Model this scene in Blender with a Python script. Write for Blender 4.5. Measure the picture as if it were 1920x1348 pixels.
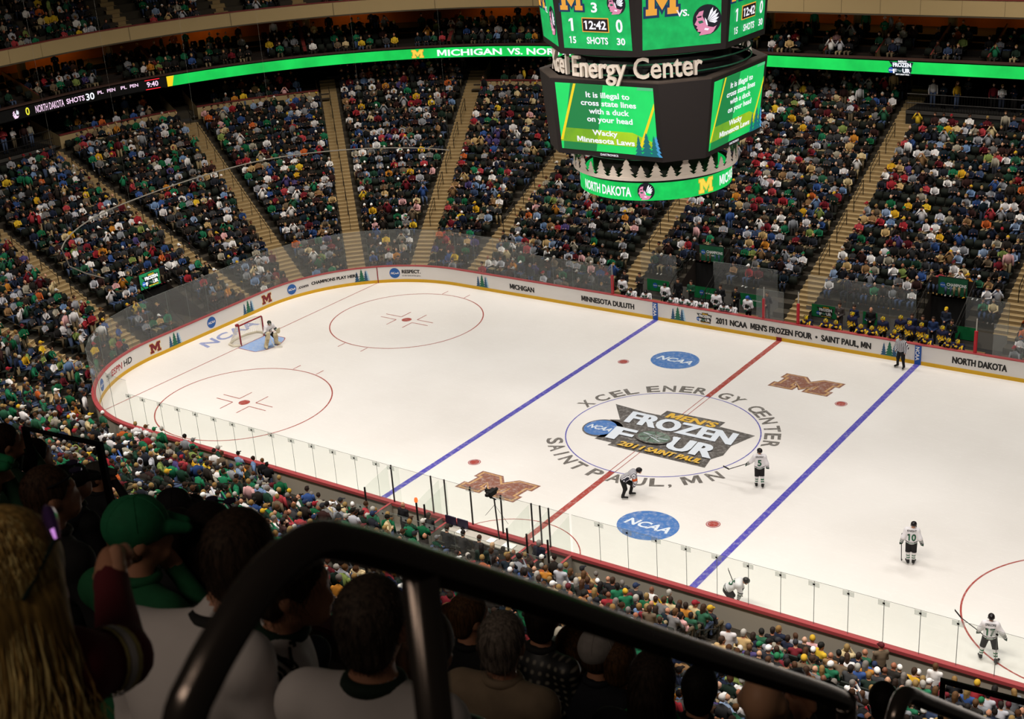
import bpy, bmesh, math, random
import numpy as np
from mathutils import Vector, Matrix
for o in list(bpy.data.objects): bpy.data.objects.remove(o)
SC = bpy.context.scene
COL = SC.collection
PI = math.pi
rnd = random.Random(11)
# ---------------------------------------------------------------- camera
CAM = np.array([28.7168, -50.2726, 27.5294]); YAW, PITCH, ROLL, FPX = -.6373, .3850, .0707, 2529.9
_f = np.array([math.sin(YAW)*math.cos(PITCH), math.cos(YAW)*math.cos(PITCH), -math.sin(PITCH)])
_r = np.array([math.cos(YAW), -math.sin(YAW), 0.0]); _d = np.cross(_f, _r)
_c, _s = math.cos(ROLL), math.sin(ROLL)
RX = _c*_r+_s*_d; RD = -_s*_r+_c*_d; RF = _f
cd = bpy.data.cameras.new('camera'); cam = bpy.data.objects.new('camera', cd); COL.objects.link(cam)
cam.matrix_world = Matrix([[RX[0], -RD[0], -RF[0], CAM[0]], [RX[1], -RD[1], -RF[1], CAM[1]], [RX[2], -RD[2], -RF[2], CAM[2]], [0, 0, 0, 1]])
cd.sensor_width = 36; cd.lens = 36*FPX/1920; cd.clip_start = .05; cd.clip_end = 400
cd.dof.use_dof = True; cd.dof.focus_distance = 62; cd.dof.aperture_fstop = 7.0
SC.camera = cam
def depth_px(p):
    q = np.asarray(p, float)-CAM; z = q@RF
    return (960+FPX*(q@RX)/z, 674+FPX*(q@RD)/z, z)
# ---------------------------------------------------------------- world, lamps, exposure
SC.view_settings.view_transform = 'Standard'; SC.view_settings.look = 'None'
SC.view_settings.gamma = 1; SC.view_settings.exposure = 0.0; SC.view_settings.use_curve_mapping = False
W = bpy.data.worlds.new('world'); SC.world = W; W.use_nodes = True
W.node_tree.nodes['Background'].inputs[0].default_value = (1, .86, .72, 1)
W.node_tree.nodes['Background'].inputs[1].default_value = .016
def area(name, loc, sx, sy, power, spread, col=(1, .962, .92), target=None):
    l = bpy.data.lights.new(name, 'AREA'); l.shape = 'RECTANGLE'; l.size = sx; l.size_y = sy
    l.energy = power; l.color = col; l.spread = math.radians(spread)
    o = bpy.data.objects.new(name, l); COL.objects.link(o); o.location = loc
    if target: o.rotation_euler = (Vector(target)-Vector(loc)).to_track_quat('-Z', 'Y').to_euler()
    return o
for x in (-23, -8, 8, 23):
    for y in (-10, 10):
        area('rink_floodlight', (x, y, 30), 7, 4, 1300 if y > 0 or x < 0 else 1060, 128, target=(x*1.0, y*.9, 0))
# house lights over the stands, aimed down at the seats
for (x, y) in ((-38, 0), (-34, 20), (-12, 27), (10, 27)):
    area('house_light', (x*.72, y*.72, 29), 8, 5, 1000, 95, (1, .9, .76), (x, y, 5))
for x in (-30, -16, -2, 12, 24):
    area('house_light', (x, -25, 27.5), 8, 3, 900, 75, (1, .93, .84), (x, -17, 0))
area('foreground_fill_light', (25, -59, 36), 10, 2, 145, 120, (1, .82, .66), (25.5, -47, 25))  # unseen fill lamp, added to lift the dark figures in the foreground
for x, y in ((24, -30), (-16, -34)): area('scoreboard_fill_light', (x, y, 29.5), 1.5, 1.5, 100, 22, (1, .94, .86), (0, 0, 15.5))  # added fill lamps, brightening the scoreboard's tree ring and lettering
# ---------------------------------------------------------------- helpers
_M = {}
def srgb(c):
    if isinstance(c, str):
        c = [int(c[i:i+2], 16)/255 for i in (0, 2, 4)]
    return tuple(((v+.055)/1.055)**2.4 if v > .04045 else v/12.92 for v in c[:3])
def mat(c, rough=.7, metal=0, emit=0, spec=.3, noise=0, scale=20, name=None):
    key = (c if isinstance(c, str) else tuple(c), rough, metal, emit, spec, noise, scale)
    if key in _M: return _M[key]
    m = bpy.data.materials.new(name or 'paint'); m.use_nodes = True; nt = m.node_tree
    b = nt.nodes['Principled BSDF']; L = (*srgb(c), 1)
    b.inputs['Base Color'].default_value = L; b.inputs['Roughness'].default_value = rough
    b.inputs['Metallic'].default_value = metal; b.inputs['Specular IOR Level'].default_value = spec
    if emit:
        b.inputs['Emission Color'].default_value = L; b.inputs['Emission Strength'].default_value = emit
        b.inputs['Base Color'].default_value = (.01, .01, .01, 1)
    if noise:
        n = nt.nodes.new('ShaderNodeTexNoise'); n.inputs['Scale'].default_value = scale; n.inputs['Detail'].default_value = 4
        tc = nt.nodes.new('ShaderNodeTexCoord'); nt.links.new(tc.outputs['Object'], n.inputs['Vector'])
        r = nt.nodes.new('ShaderNodeValToRGB'); r.color_ramp.elements[0].position = .3; r.color_ramp.elements[1].position = .7
        r.color_ramp.elements[0].color = tuple(v*(1-noise) for v in L[:3])+(1,); r.color_ramp.elements[1].color = tuple(min(1, v*(1+noise*.6)) for v in L[:3])+(1,)
        nt.links.new(n.outputs['Fac'], r.inputs['Fac']); nt.links.new(r.outputs['Color'], b.inputs['Base Color'])
        if emit: nt.links.new(r.outputs['Color'], b.inputs['Emission Color'])
    _M[key] = m
    return m
def link(o, parent=None):
    COL.objects.link(o)
    if parent is not None: o.parent = parent
    return o
def tag(o, label=None, cat=None, group=None, kind=None):
    if label: o['label'] = label
    if cat: o['category'] = cat
    if group: o['group'] = group
    if kind: o['kind'] = kind
    return o
def empty(name, loc=(0, 0, 0), rz=0, parent=None):
    o = bpy.data.objects.new(name, None); o.location = loc; o.rotation_euler = (0, 0, rz); o.empty_display_size = .1
    return link(o, parent)
class MB:
    """mesh builder: collects pieces, links one mesh object"""
    def __init__(s): s.v = []; s.f = []; s.m = []; s.mats = []
    def mi(s, m):
        if m not in s.mats: s.mats.append(m)
        return s.mats.index(m)
    def add(s, v, f, m):
        b = len(s.v); i = s.mi(m)
        s.v.extend([tuple(map(float, p)) for p in v]); s.f.extend([tuple(b+j for j in q) for q in f]); s.m.extend([i]*len(f))
    def box(s, c, size, m, R=None):
        v = [np.array([x, y, z])*np.array(size)/2 for x in (-1, 1) for y in (-1, 1) for z in (-1, 1)]
        if R is not None: v = [R@p for p in v]
        s.add([p+np.array(c) for p in v], [(0, 1, 3, 2), (4, 6, 7, 5), (0, 4, 5, 1), (2, 3, 7, 6), (0, 2, 6, 4), (1, 5, 7, 3)], m)
    def tube(s, pts, r, m, n=8, cap=True, closed=False):
        pts = [np.array(p, float) for p in pts]; N = len(pts)
        rs = r if hasattr(r, '__len__') else [r]*N
        V = []; prev = None
        for i, p in enumerate(pts):
            a = pts[(i-1) % N] if (i > 0 or closed) else p; b = pts[(i+1) % N] if (i < N-1 or closed) else p
            t = b-a; t = t/(np.linalg.norm(t)+1e-12)
            if prev is None:
                u = np.cross(t, [0, 0, 1]); u = u if np.linalg.norm(u) > .05 else np.cross(t, [1, 0, 0])
            else: u = prev-t*(prev@t)
            u = u/(np.linalg.norm(u)+1e-12); w = np.cross(t, u); prev = u
            for k in range(n):
                an = 2*PI*k/n; V.append(p+rs[i]*(u*math.cos(an)+w*math.sin(an)))
        F = []
        for i in range(N if closed else N-1):
            j = (i+1) % N
            for k in range(n): F.append((i*n+k, i*n+(k+1) % n, j*n+(k+1) % n, j*n+k))
        if cap and not closed: F.append(tuple(range(n-1, -1, -1))); F.append(tuple((N-1)*n+k for k in range(n)))
        s.add(V, F, m)
    def lathe(s, prof, m, n=24, c=(0, 0, 0)):
        V = [(c[0]+r*math.cos(2*PI*k/n), c[1]+r*math.sin(2*PI*k/n), c[2]+z) for r, z in prof for k in range(n)]
        F = [(i*n+k, i*n+(k+1) % n, (i+1)*n+(k+1) % n, (i+1)*n+k) for i in range(len(prof)-1) for k in range(n)]
        s.add(V, F, m)
    def build(s, name, parent=None, smooth=False, loc=None, rz=None):
        me = bpy.data.meshes.new(name); me.from_pydata(s.v, [], s.f)
        for m in s.mats: me.materials.append(m)
        me.polygons.foreach_set('material_index', s.m)
        if smooth: me.polygons.foreach_set('use_smooth', [True]*len(s.f))
        me.update()
        o = bpy.data.objects.new(name, me)
        if loc is not None: o.location = loc
        if rz is not None: o.rotation_euler = (0, 0, rz)
        return link(o, parent)
# flat lettering and emblems ------------------------------------------------
_T = {}
def _glyphs(body, bold):
    cu = bpy.data.curves.new('t', 'FONT'); cu.body = body; cu.size = 1; cu.offset = bold; cu.resolution_u = 3
    for _ in range(3): cu.materials.append(bpy.data.materials.get('t') or bpy.data.materials.new('t'))
    for i, ch in enumerate(body): cu.body_format[i].material_index = {'M': 1, '1': 2}.get(ch, 0)
    o = bpy.data.objects.new('t', cu); COL.objects.link(o)
    dg = bpy.context.evaluated_depsgraph_get(); me = bpy.data.meshes.new_from_object(o.evaluated_get(dg))
    v = np.array([q.co[:2] for q in me.vertices]) if len(me.vertices) else np.zeros((0, 2)); f = [(tuple(p.vertices), p.material_index) for p in me.polygons]
    bpy.data.objects.remove(o); bpy.data.curves.remove(cu); bpy.data.meshes.remove(me); return v, f
def text2d(body, bold=.0):
    bold = min(bold, .028); k = (body, bold)
    if k not in _T:
        v, f = _glyphs(body, bold); F = [q for q, m in f if m != 1 or bold == 0]
        if bold and 'M' in body:                # the letter M is thickened by widening a plain copy
            v2, f2 = _glyphs(body, 0); m2 = sorted({i for q, m in f2 if m == 1 for i in q})
            par = {i: i for i in m2}
            def root(i):
                while par[i] != i: i = par[i]
                return i
            for q, m in f2:
                if m == 1:
                    for i in q[1:]: par[root(i)] = root(q[0])
            for r in sorted({root(i) for i in m2}):
                P_ = v2[[i for i in m2 if root(i) == r]]; lo = P_.min(0)-[bold, 0]; w = P_[:, 0].max()+bold-lo[0]; n = len(v)
                v = np.concatenate([v, [(lo[0]+a*w, b*.73) for a, b in ((0, 0), (0, 1), (.26, 1), (.5, .42), (.74, 1), (1, 1), (1, 0), (.79, 0), (.79, .66), (.58, .12), (.42, .12), (.21, .66), (.21, 0))]]); F.append(tuple(range(n, n+13)))
        for q, m in f:
            if m == 2 and len(q) >= 3:          # a flag on the digit 1
                P_ = v[list(q)]
                if P_[:, 1].max() > .6: x0, y1 = P_[:, 0].min(), P_[:, 1].max(); n = len(v); v = np.concatenate([v, [(x0, y1), (x0-.13, y1-.1), (x0-.13, y1-.21), (x0, y1-.13)]]); F.append((n, n+1, n+2, n+3))
        if len(v):
            u = sorted({i for q in F for i in q}); ix = {i: j for j, i in enumerate(u)}; v = v[u]; F = [tuple(ix[i] for i in q) for q in F]; v = v-[v[:, 0].min(), 0]
        _T[k] = (v, F)
    return _T[k]
CAPH = .73
class Decal:
    """flat artwork in (u, v) metres, built in thin layers on any surface by a map (u, v, h) -> xyz"""
    def __init__(s): s.p = []; s.L = 0
    def layer(s): s.L += 1; return s
    def poly(s, pts, m): s.p.append((np.array(pts, float), [tuple(range(len(pts)))], m, s.L)); return s
    def rect(s, x0, y0, x1, y1, m, nx=1):
        xs = np.linspace(x0, x1, nx+1)
        v = [(x, y) for x in xs for y in (y0, y1)]
        s.p.append((np.array(v, float), [(2*i, 2*i+2, 2*i+3, 2*i+1) for i in range(nx)], m, s.L)); return s
    def disc(s, x, y, rx, ry, m, n=40): return s.poly([(x+rx*math.cos(2*PI*k/n), y+ry*math.sin(2*PI*k/n)) for k in range(n)], m)
    def ring(s, x, y, r, w, m, n=96, a0=0, a1=2*PI):
        A = np.linspace(a0, a1, n+1); v = []
        for a in A: v += [(x+(r-w/2)*math.cos(a), y+(r-w/2)*math.sin(a)), (x+(r+w/2)*math.cos(a), y+(r+w/2)*math.sin(a))]
        s.p.append((np.array(v), [(2*i, 2*i+1, 2*i+3, 2*i+2) for i in range(n)], m, s.L)); return s
    def text(s, body, x, y, h, m, width=None, bold=.02, shear=0, align='c', rot=0):
        """h = cap height; width squeezes or stretches the line to that length"""
        v, f = text2d(body, bold); v = v*(h/CAPH)
        w = v[:, 0].max() if len(v) else 1
        if width: v = v*[width/w, 1]; w = width
        if shear: v = v+np.outer(v[:, 1], [shear, 0])
        v = v-[{'c': w/2, 'l': 0, 'r': w}[align], 0]
        if rot: v = v@np.array([[math.cos(rot), math.sin(rot)], [-math.sin(rot), math.cos(rot)]])
        
        s.p.append((v+[x, y], f, m, s.L)); return s
    def put(s, d, x=0, y=0, k=1, sx=1, sh=0):
        for v, f, m, L in d.p: s.p.append(((v*[k*sx, k]+np.outer(v[:, 1]*k, [sh, 0]))+[x, y], f, m, s.L+L))
        s.L += d.L; return s
    def build(s, name, fn, parent=None, h0=.004, dh=.004):
        b = MB()
        for v, f, m, L in s.p: b.add([fn(p[0], p[1], h0+dh*L) for p in v], f, m)
        return b.build(name, parent)
def frame_map(o, u, v, n):
    o, u, v, n = (np.array(q, float) for q in (o, u, v, n))
    return lambda a, b, h: o+u*a+v*b+n*h
def zfill(pts): return pts
BLOCK_M = [(0, 0), (3.4, 0), (3.4, 1.7), (2.7, 1.7), (2.7, 4.6), (5, 1.2), (7.3, 4.6), (7.3, 1.7), (6.6, 1.7), (6.6, 0), (10, 0), (10, 1.7), (9.2, 1.7), (9.2, 6.3), (10, 6.3), (10, 8), (7, 8), (5, 4.9), (3, 8), (0, 8), (0, 6.3), (.8, 6.3), (.8, 1.7), (0, 1.7)]
def offset_poly(P, d):
    P = np.array(P, float); n = len(P); out = []
    for i in range(n):
        a, b, c = P[i-1], P[i], P[(i+1) % n]
        t1 = (b-a)/np.linalg.norm(b-a); t2 = (c-b)/np.linalg.norm(c-b)
        n1 = np.array([t1[1], -t1[0]]); n2 = np.array([t2[1], -t2[0]]); q = n1+n2; q = q/max(.5, (q@q)/2)
        out.append(b+d*q)
    return out
def letter_m(fill, edge, w=1, h=.8, edge2=None):
    d = Decal(); S = np.array([w/10, h/8]); c = np.array([5, 4])
    if edge2: d.poly((np.array(offset_poly(BLOCK_M, .75))-c)*S, edge2).layer()
    d.poly((np.array(offset_poly(BLOCK_M, .38))-c)*S, edge).layer()
    d.poly((np.array(BLOCK_M)-c)*S, fill); return d
def conifer(x, w, h, tiers=5):
    R = []; 
    for k in range(tiers):
        y1 = h*(k+1.15)/(tiers+.15) if k < tiers-1 else h; y0 = h*k/(tiers+.15); ww = w/2*(1-k/(tiers+.6))
        R += [(ww, y0), (ww*.42, y0+(y1-y0)*.8)]
    R[-1] = (0, h)
    return [(x+a, b) for a, b in R]+[(x-a, b) for a, b in R[-2::-1]]
def trees_logo(g, bl, lt, h=1):
    d = Decal()
    d.poly(conifer(.43, .5, h*.9), lt).layer(); d.poly(conifer(.33, .42, h*.9), bl); d.poly(conifer(-.38, .42, h*.85), bl).layer()
    d.poly(conifer(0, .62, h), g); return d
def ncaa_disc(bl, wh, r=1, ry=None):
    d = Decal(); ry = ry or r; d.disc(0, 0, r, ry, bl).layer()
    d.text('NCAA', 0, -ry*.2, ry*.42, wh, width=r*1.55, bold=.035, shear=.28); return d
def chief_emblem(sk, dk, wh, r=1):
    """team crest: dark round shield with a profile, braided hair and a fan of white feathers"""
    d = Decal(); S = lambda P_: [(a*r, b*r) for a, b in P_]; gr = mat('2f8f6a', .6, emit=.5)
    d.disc(.03, .02, 1.0*r, 1.02*r, dk, 24).layer()
    d.poly(S([(-.5, .6), (-.2, .66), (-.28, .3), (-.1, -.05), (.12, -.42), (.5, -.5), (.72, -.4), (.5, -.78), (.3, -.92), (-.5, -.98), (-.36, -.74), (-.62, -.72), (-.58, -.55), (-.7, -.48), (-.62, -.36), (-.82, -.22), (-.66, .1), (-.72, .3)]), sk)
    for a0, ln in ((62, .95), (44, .98), (27, .95), (10, .88), (-8, .78)):
        a = math.radians(a0); c, s_ = math.cos(a), math.sin(a); d.poly(S([(.1*c-.03*s_+.05, .1*s_+.03*c-.1), (ln*.75*c-.1*s_+.02, ln*.75*s_+.1*c-.06), (ln*c, ln*s_), (ln*.75*c+.09*s_+.02, ln*.75*s_-.09*c-.06)]), wh)
    d.layer(); d.poly(S([(-.6, -.02), (-.3, .02), (-.2, -.14), (-.5, -.2)]), gr); d.poly(S([(-.66, .28), (-.34, .34), (-.36, .22), (-.62, .2)]), dk); d.poly(S([(-.1, -.5), (.2, -.56), (.1, -.68), (-.16, -.62)]), wh); d.poly(S([(-.12, .2), (.02, .0), (.1, -.35), (0, -.3), (-.1, .0)]), wh)
    return d
def frozen_four(dk, wh, ye, bl, gr=None):
    """event mark, 8 m wide by 4.6 m high, centred"""
    d = Decal()
    d.poly([(-3.63, 1.79), (-1.88, 1.6), (-1.0, 1.62), (-.98, 2.22), (2.13, 2.3), (2.1, 1.75), (4.0, 1.6), (3.5, .12), (3.62, -.9), (3.3, -1.5), (3.45, -2.36), (-1.6, -2.36), (-1.55, -2.06), (-2.5, -2.05), (-2.3, -.35), (-2.95, .1), (-2.5, .3)], dk)
    d.disc(-2.75, -.9, .98, .98, dk).layer(); d.disc(-2.88, -.9, .78, .84, bl); d.layer(); d.text('NCAA', -2.88, -1.12, .4, wh, width=1.25, bold=.028, shear=.25)
    def fat(t, x, y, h, m, w, sh, e=.04):
        for i in (-1, 0, 1): d.layer(); d.text(t, x+i*e*h, y+abs(i)*.0, h, m, width=w, bold=.028, shear=sh)
    fat("MEN'S", .6, 1.5, .56, ye, 2.6, .12); fat('FROZEN', .62, .2, 1.22, wh, 5.6, -.14)
    fat('F', -1.5, -1.72, 1.3, wh, 1.1, -.1); fat('UR', 2.1, -1.5, 1.28, wh, 2.35, -.1); fat('2011', -.55, -2.22, .44, ye, 1.25, .1); fat('SAINT PAUL', 1.68, -2.22, .44, ye, 2.8, .1)
    d.layer(); d.disc(0, -.8, .92, .68, dk, 30).layer(); d.disc(0, -.8, .8, .58, gr or dk, 30)
    for k in range(7): a = k*.9; d.layer(); d.poly([(.7*math.cos(a), -.8+.5*math.sin(a)), (.74*math.cos(a+.12), -.8+.53*math.sin(a+.12)), (-.6*math.cos(a+.5), -.8-.4*math.sin(a+.5))], wh if k % 3 == 0 else dk)
    return d
# ---------------------------------------------------------------- rink and bowl geometry
HX, HY, R0 = 21.95, 4.42, 8.53
XE = 34.0
L1 = XE+HX; LA = PI/2*R0; S1 = L1; S2 = S1+LA; S3 = S2+2*HY; S4 = S3+LA; SEND = S4+L1
def near_s(x): return XE-x
def nl_s(a): return S1+math.radians(270-a)*R0
def end_s(y): return S2+y+HY
def fl_s(a): return S3+math.radians(180-a)*R0
def far_s(x): return S4+x+HX
def base(s):
    """base point, outward normal and arc flag on the C shaped line round the rink (open at the unseen right end)"""
    if s <= S1: return XE-s, -HY, 0.0, -1.0, 0
    if s <= S2: a = math.radians(270)-(s-S1)/R0; return -HX, -HY, math.cos(a), math.sin(a), 1
    if s <= S3: return -HX, s-S2-HY, -1.0, 0.0, 0
    if s <= S4: a = math.radians(180)-(s-S3)/R0; return -HX, HY, math.cos(a), math.sin(a), 1
    return s-S4-HX, HY, 0.0, 1.0, 0
def P(s, d, z=0.0):
    bx, by, nx, ny, _ = base(s); return np.array((bx+nx*(R0+d), by+ny*(R0+d), z))
def stretch(s, d): return (R0+d)/R0 if base(s)[4] else 1.0
def samples(a, b, extra=()):
    """break points between a and b: fine on the arcs, the given extra points kept"""
    q = {a, b}
    for e in extra:
        if a < e < b: q.add(e)
    for s0, s1 in ((S1, S2), (S3, S4)):
        for t in np.linspace(s0, s1, 49):
            if a < t < b: q.add(float(t))
    t = a
    while t < b: q.add(t); t += 4.0
    return sorted(q)
AISLES = [('near_boards', near_s(22)), ('x', near_s(11)), ('x', near_s(0)), ('x', near_s(-11)), ('x', nl_s(270)), ('x', nl_s(247.5)), ('x', nl_s(225)), ('x', nl_s(202.5)), ('x', end_s(-HY)), ('x', end_s(HY)),
          ('x', fl_s(157.5)), ('x', fl_s(135)), ('x', fl_s(112.5)), ('x', fl_s(90)), ('x', far_s(-11)), ('x', far_s(0)), ('x', far_s(11)), ('x', far_s(22))]
AS = [a for _, a in AISLES]
AISLE_WHERE = ['near stand, far right', 'near stand right of centre', 'near stand at the red line', 'near stand left of centre', 'near left corner, first aisle', 'near left corner, second aisle', 'near left corner, third aisle', 'near left corner, fourth aisle',
               'left end, nearer aisle', 'left end, farther aisle', 'far left corner, first aisle', 'far left corner, middle aisle', 'far left corner, third aisle', 'far stand, corner aisle', 'far stand left of red line', 'far stand at red line', 'far stand right of red line', 'far stand, far right']
ROWP, RISE, D0, Z0 = .70, .336, .9, .014
def rd(n): return D0+ROWP*n
def rz_(n): return Z0+RISE*n
NR = 29
VOMS = [(far_s(-6.6), 1.15), (far_s(7.67), 1.15), (end_s(0), 1.3)]
BENCH = [(far_s(-10.4), far_s(-1.45)), (far_s(.25), far_s(11.2))]
PEN = (near_s(3.3), near_s(-5.6))
LOGE = [(fl_s(112.5), fl_s(90)), (fl_s(157.5), fl_s(135)), (end_s(HY), fl_s(157.5)), (nl_s(202.5), end_s(-HY))]
PLAT = [(far_s(0), far_s(11)), (end_s(-HY), end_s(HY))]
def inr(s, rs, m=0): return any(a-m <= s <= b+m for a, b in rs)
def row_range(s):
    lo, hi = 0, NR
    if any(abs(s-v) < w for v, w in VOMS): lo = 6
    elif inr(s, BENCH): lo = 3
    elif inr(s, [PEN]): lo = 2
    if inr(s, LOGE): hi = 25
    if inr(s, PLAT): hi = 24
    return lo, hi
def ring_wall(mb, a, b, d, z0, z1, m, extra=()):
    S = samples(a, b, extra)
    for u, v in zip(S, S[1:]): mb.add([P(u, d, z0), P(v, d, z0), P(v, d, z1), P(u, d, z1)], [(0, 1, 2, 3)], m)
def ring_flat(mb, a, b, d0, d1, z, m, z1=None, extra=()):
    S = samples(a, b, extra); z1 = z if z1 is None else z1
    for u, v in zip(S, S[1:]): mb.add([P(u, d0, z), P(v, d0, z), P(v, d1, z1), P(u, d1, z1)], [(0, 1, 2, 3)], m)
def ring_bar(mb, a, b, d0, d1, z0, z1, m):
    ring_wall(mb, a, b, d0, z0, z1, m); ring_wall(mb, a, b, d1, z0, z1, m); ring_flat(mb, a, b, d0, d1, z0, m); ring_flat(mb, a, b, d0, d1, z1, m)
def struct(o): o['kind'] = 'structure'; return o
def loop(d, n=64):
    out = []
    for cx, cy, a0 in ((HX, -HY, -90), (HX, HY, 0), (-HX, HY, 90), (-HX, -HY, 180)):
        for k in range(n+1):
            a = math.radians(a0+90*k/n); out.append((cx+(R0+d)*math.cos(a), cy+(R0+d)*math.sin(a)))
    return out
# ---------------------------------------------------------------- ice
def ice_material():
    m = bpy.data.materials.new('ice'); m.use_nodes = True; nt = m.node_tree; N = nt.nodes; L = nt.links
    b = N['Principled BSDF']; b.inputs['Roughness'].default_value = .42; b.inputs['Specular IOR Level'].default_value = .22
    tc = N.new('ShaderNodeTexCoord'); n = N.new('ShaderNodeTexNoise'); n.inputs['Scale'].default_value = .14; n.inputs['Detail'].default_value = 6
    L.new(tc.outputs['Object'], n.inputs['Vector']); r = N.new('ShaderNodeValToRGB')
    r.color_ramp.elements[0].position = .35; r.color_ramp.elements[0].color = (*srgb((.89, .868, .845)), 1); r.color_ramp.elements[1].position = .65; r.color_ramp.elements[1].color = (*srgb((.925, .905, .885)), 1)
    L.new(n.outputs['Fac'], r.inputs['Fac'])
    mp = N.new('ShaderNodeMapping'); mp.inputs['Scale'].default_value = (.35, 3.2, 1); mp.inputs['Rotation'].default_value = (0, 0, .5); L.new(tc.outputs['Object'], mp.inputs['Vector'])
    n2 = N.new('ShaderNodeTexNoise'); n2.inputs['Scale'].default_value = 1.2; n2.inputs['Detail'].default_value = 5; n2.inputs['Distortion'].default_value = 2.5; L.new(mp.outputs[0], n2.inputs['Vector'])
    r2 = N.new('ShaderNodeValToRGB'); r2.color_ramp.elements[0].position = .485; r2.color_ramp.elements[1].position = .515
    r2.color_ramp.elements[0].color = (0, 0, 0, 1); e = r2.color_ramp.elements.new(.5); e.color = (1, 1, 1, 1); r2.color_ramp.elements[2].color = (0, 0, 0, 1)
    L.new(n2.outputs['Fac'], r2.inputs['Fac'])
    mx = N.new('ShaderNodeMix'); mx.data_type = 'RGBA'; mu = N.new('ShaderNodeMath'); mu.operation = 'MULTIPLY'; mu.inputs[1].default_value = .3
    L.new(r2.outputs['Color'], mu.inputs[0]); L.new(mu.outputs[0], mx.inputs['Factor']); L.new(r.outputs['Color'], mx.inputs[6]); mx.inputs[7].default_value = (*srgb((.98, .965, .945)), 1)
    L.new(mx.outputs[2], b.inputs['Base Color']); return m
def ice_paint(c, wear=.45):
    k = ('ice', c, wear)
    if k in _M: return _M[k]
    m = bpy.data.materials.new('ice_paint'); m.use_nodes = True; nt = m.node_tree; N = nt.nodes; L = nt.links
    b = N['Principled BSDF']; b.inputs['Roughness'].default_value = .34
    tc = N.new('ShaderNodeTexCoord'); n = N.new('ShaderNodeTexNoise'); n.inputs['Scale'].default_value = 5; n.inputs['Detail'].default_value = 8; n.inputs['Roughness'].default_value = .75
    L.new(tc.outputs['Object'], n.inputs['Vector']); r = N.new('ShaderNodeValToRGB'); r.color_ramp.elements[0].position = .48; r.color_ramp.elements[1].position = .72
    r.color_ramp.elements[0].color = (*srgb(c), 1); w = srgb((.9, .88, .86)); q = srgb(c); r.color_ramp.elements[1].color = (*[a*(1-wear)+e*wear for a, e in zip(q, w)], 1)
    L.new(n.outputs['Fac'], r.inputs['Fac']); L.new(r.outputs['Color'], b.inputs['Base Color']); _M[k] = m; return m
b = MB(); b.add([(x, y, 0) for x, y in loop(0)], [tuple(range(260))], ice_material()); ice = struct(b.build('floor'))
ice['label'] = 'white ice sheet of the hockey rink'
RED, BLU, LBL = ice_paint('a8443c'), ice_paint('524cb0'), ice_paint('93b2e2', .6)
GRY, NBL, DRK, WHT, YEL = ice_paint('6c6661'), ice_paint('4a78b8'), ice_paint('5a5552'), ice_paint('dfe6ee', .2), ice_paint('e2b33c'); MAR, GLD = ice_paint('8a5a4a'), ice_paint('c69a66'); GRN = ice_paint('5f7466', .5)
flat = lambda u, v, h: (u, v, h)
FT = .3048
def ice_mark(name, d, h0=.004): return d.build(name, flat, ice, h0, .004)
for x in (-25, 25):
    d = Decal(); d.rect((x-.5)*FT, -12.95, (x+.5)*FT, 12.95, BLU, 1); ice_mark('blue_line', d)
d = Decal(); d.rect(-.15, 4.6, .15, 12.95, RED).rect(-.15, -12.95, .15, -4.6, RED).rect(-.15, -4.6, -.11, 4.6, RED).rect(.11, -4.6, .15, 4.6, RED); ice_mark('red_line', d)
for x in (-89, 89):
    d = Decal(); d.rect(x*FT-.03, -11.2, x*FT+.03, 11.2, RED); ice_mark('goal_line', d)
d = Decal(); d.ring(0, 0, 4.57, .06, ice_paint('5a55b0')); ice_mark('centre_circle', d)
for sx in (-1, 1):
    for sy in (-1, 1):
        x, y = sx*69*FT, sy*22*FT; d = Decal(); d.ring(x, y, 4.57, .07, RED); d.disc(x, y, .3, .3, RED)
        for ax in (-1, 1):
            for ay in (-1, 1):
                d.rect(x+ax*.6-(1.2 if ax < 0 else 0), y+ay*.25-.03, x+ax*.6+(1.2 if ax > 0 else 0), y+ay*.25+.03, RED); d.rect(x+ax*.6-.03, y+ay*.25-(.9 if ay < 0 else 0), x+ax*.6+.03, y+ay*.25+(.9 if ay > 0 else 0), RED)
            for ay in (-1, 1): d.rect(x+ax*.85-.03, y+ay*4.57-(.6 if ay < 0 else 0), x+ax*.85+.03, y+ay*4.57+(.6 if ay > 0 else 0), RED)
        ice_mark('faceoff_circle', d)
        d = Decal(); d.disc(sx*20*FT, y, .3, .3, RED).layer(); d.ring(sx*20*FT, y, .25, .02, WHT, 24); ice_mark('faceoff_spot', d)
d = Decal(); d.poly([(-27.1, -1.22)]+[(-27.1+1.83*math.cos(a), 1.83*math.sin(a)) if abs(1.83*math.sin(a)) < 1.22 else (-27.1+1.37, math.copysign(1.22, math.sin(a))) for a in np.linspace(-.75, .75, 15)]+[(-27.1, 1.22)], LBL); d.layer()
d.ring(-27.1, 0, 1.83, .05, RED, 24, -.73, .73); d.rect(-27.1, 1.2, -25.75, 1.25, RED).rect(-27.1, -1.25, -25.75, -1.2, RED); ice_mark('goal_crease', d)
d = Decal(); d.ring(0, -12.95, 3.05, .05, RED, 40, 0, PI); ice_mark('referee_crease', d)
for (x, y) in ((-3.75, 8.1), (3.8, -8.05)):
    d = Decal(); d.put(ncaa_disc(NBL, WHT, 1.32, 1.2), x, y); ice_mark('oval_emblem', d)
for (x, y) in ((3.7, 8.1), (-3.75, -8.15)):
    d = Decal(); q = letter_m(MAR, GLD, 2.75, 1.55, MAR); d.put(q, x, y, sh=.12); ice_mark('letter_emblem', d)
d = Decal(); d.text('NCAA', 0, -.5, 1.0, ice_paint('8793c4', .5), width=4.3, bold=.045, shear=.25)
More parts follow.
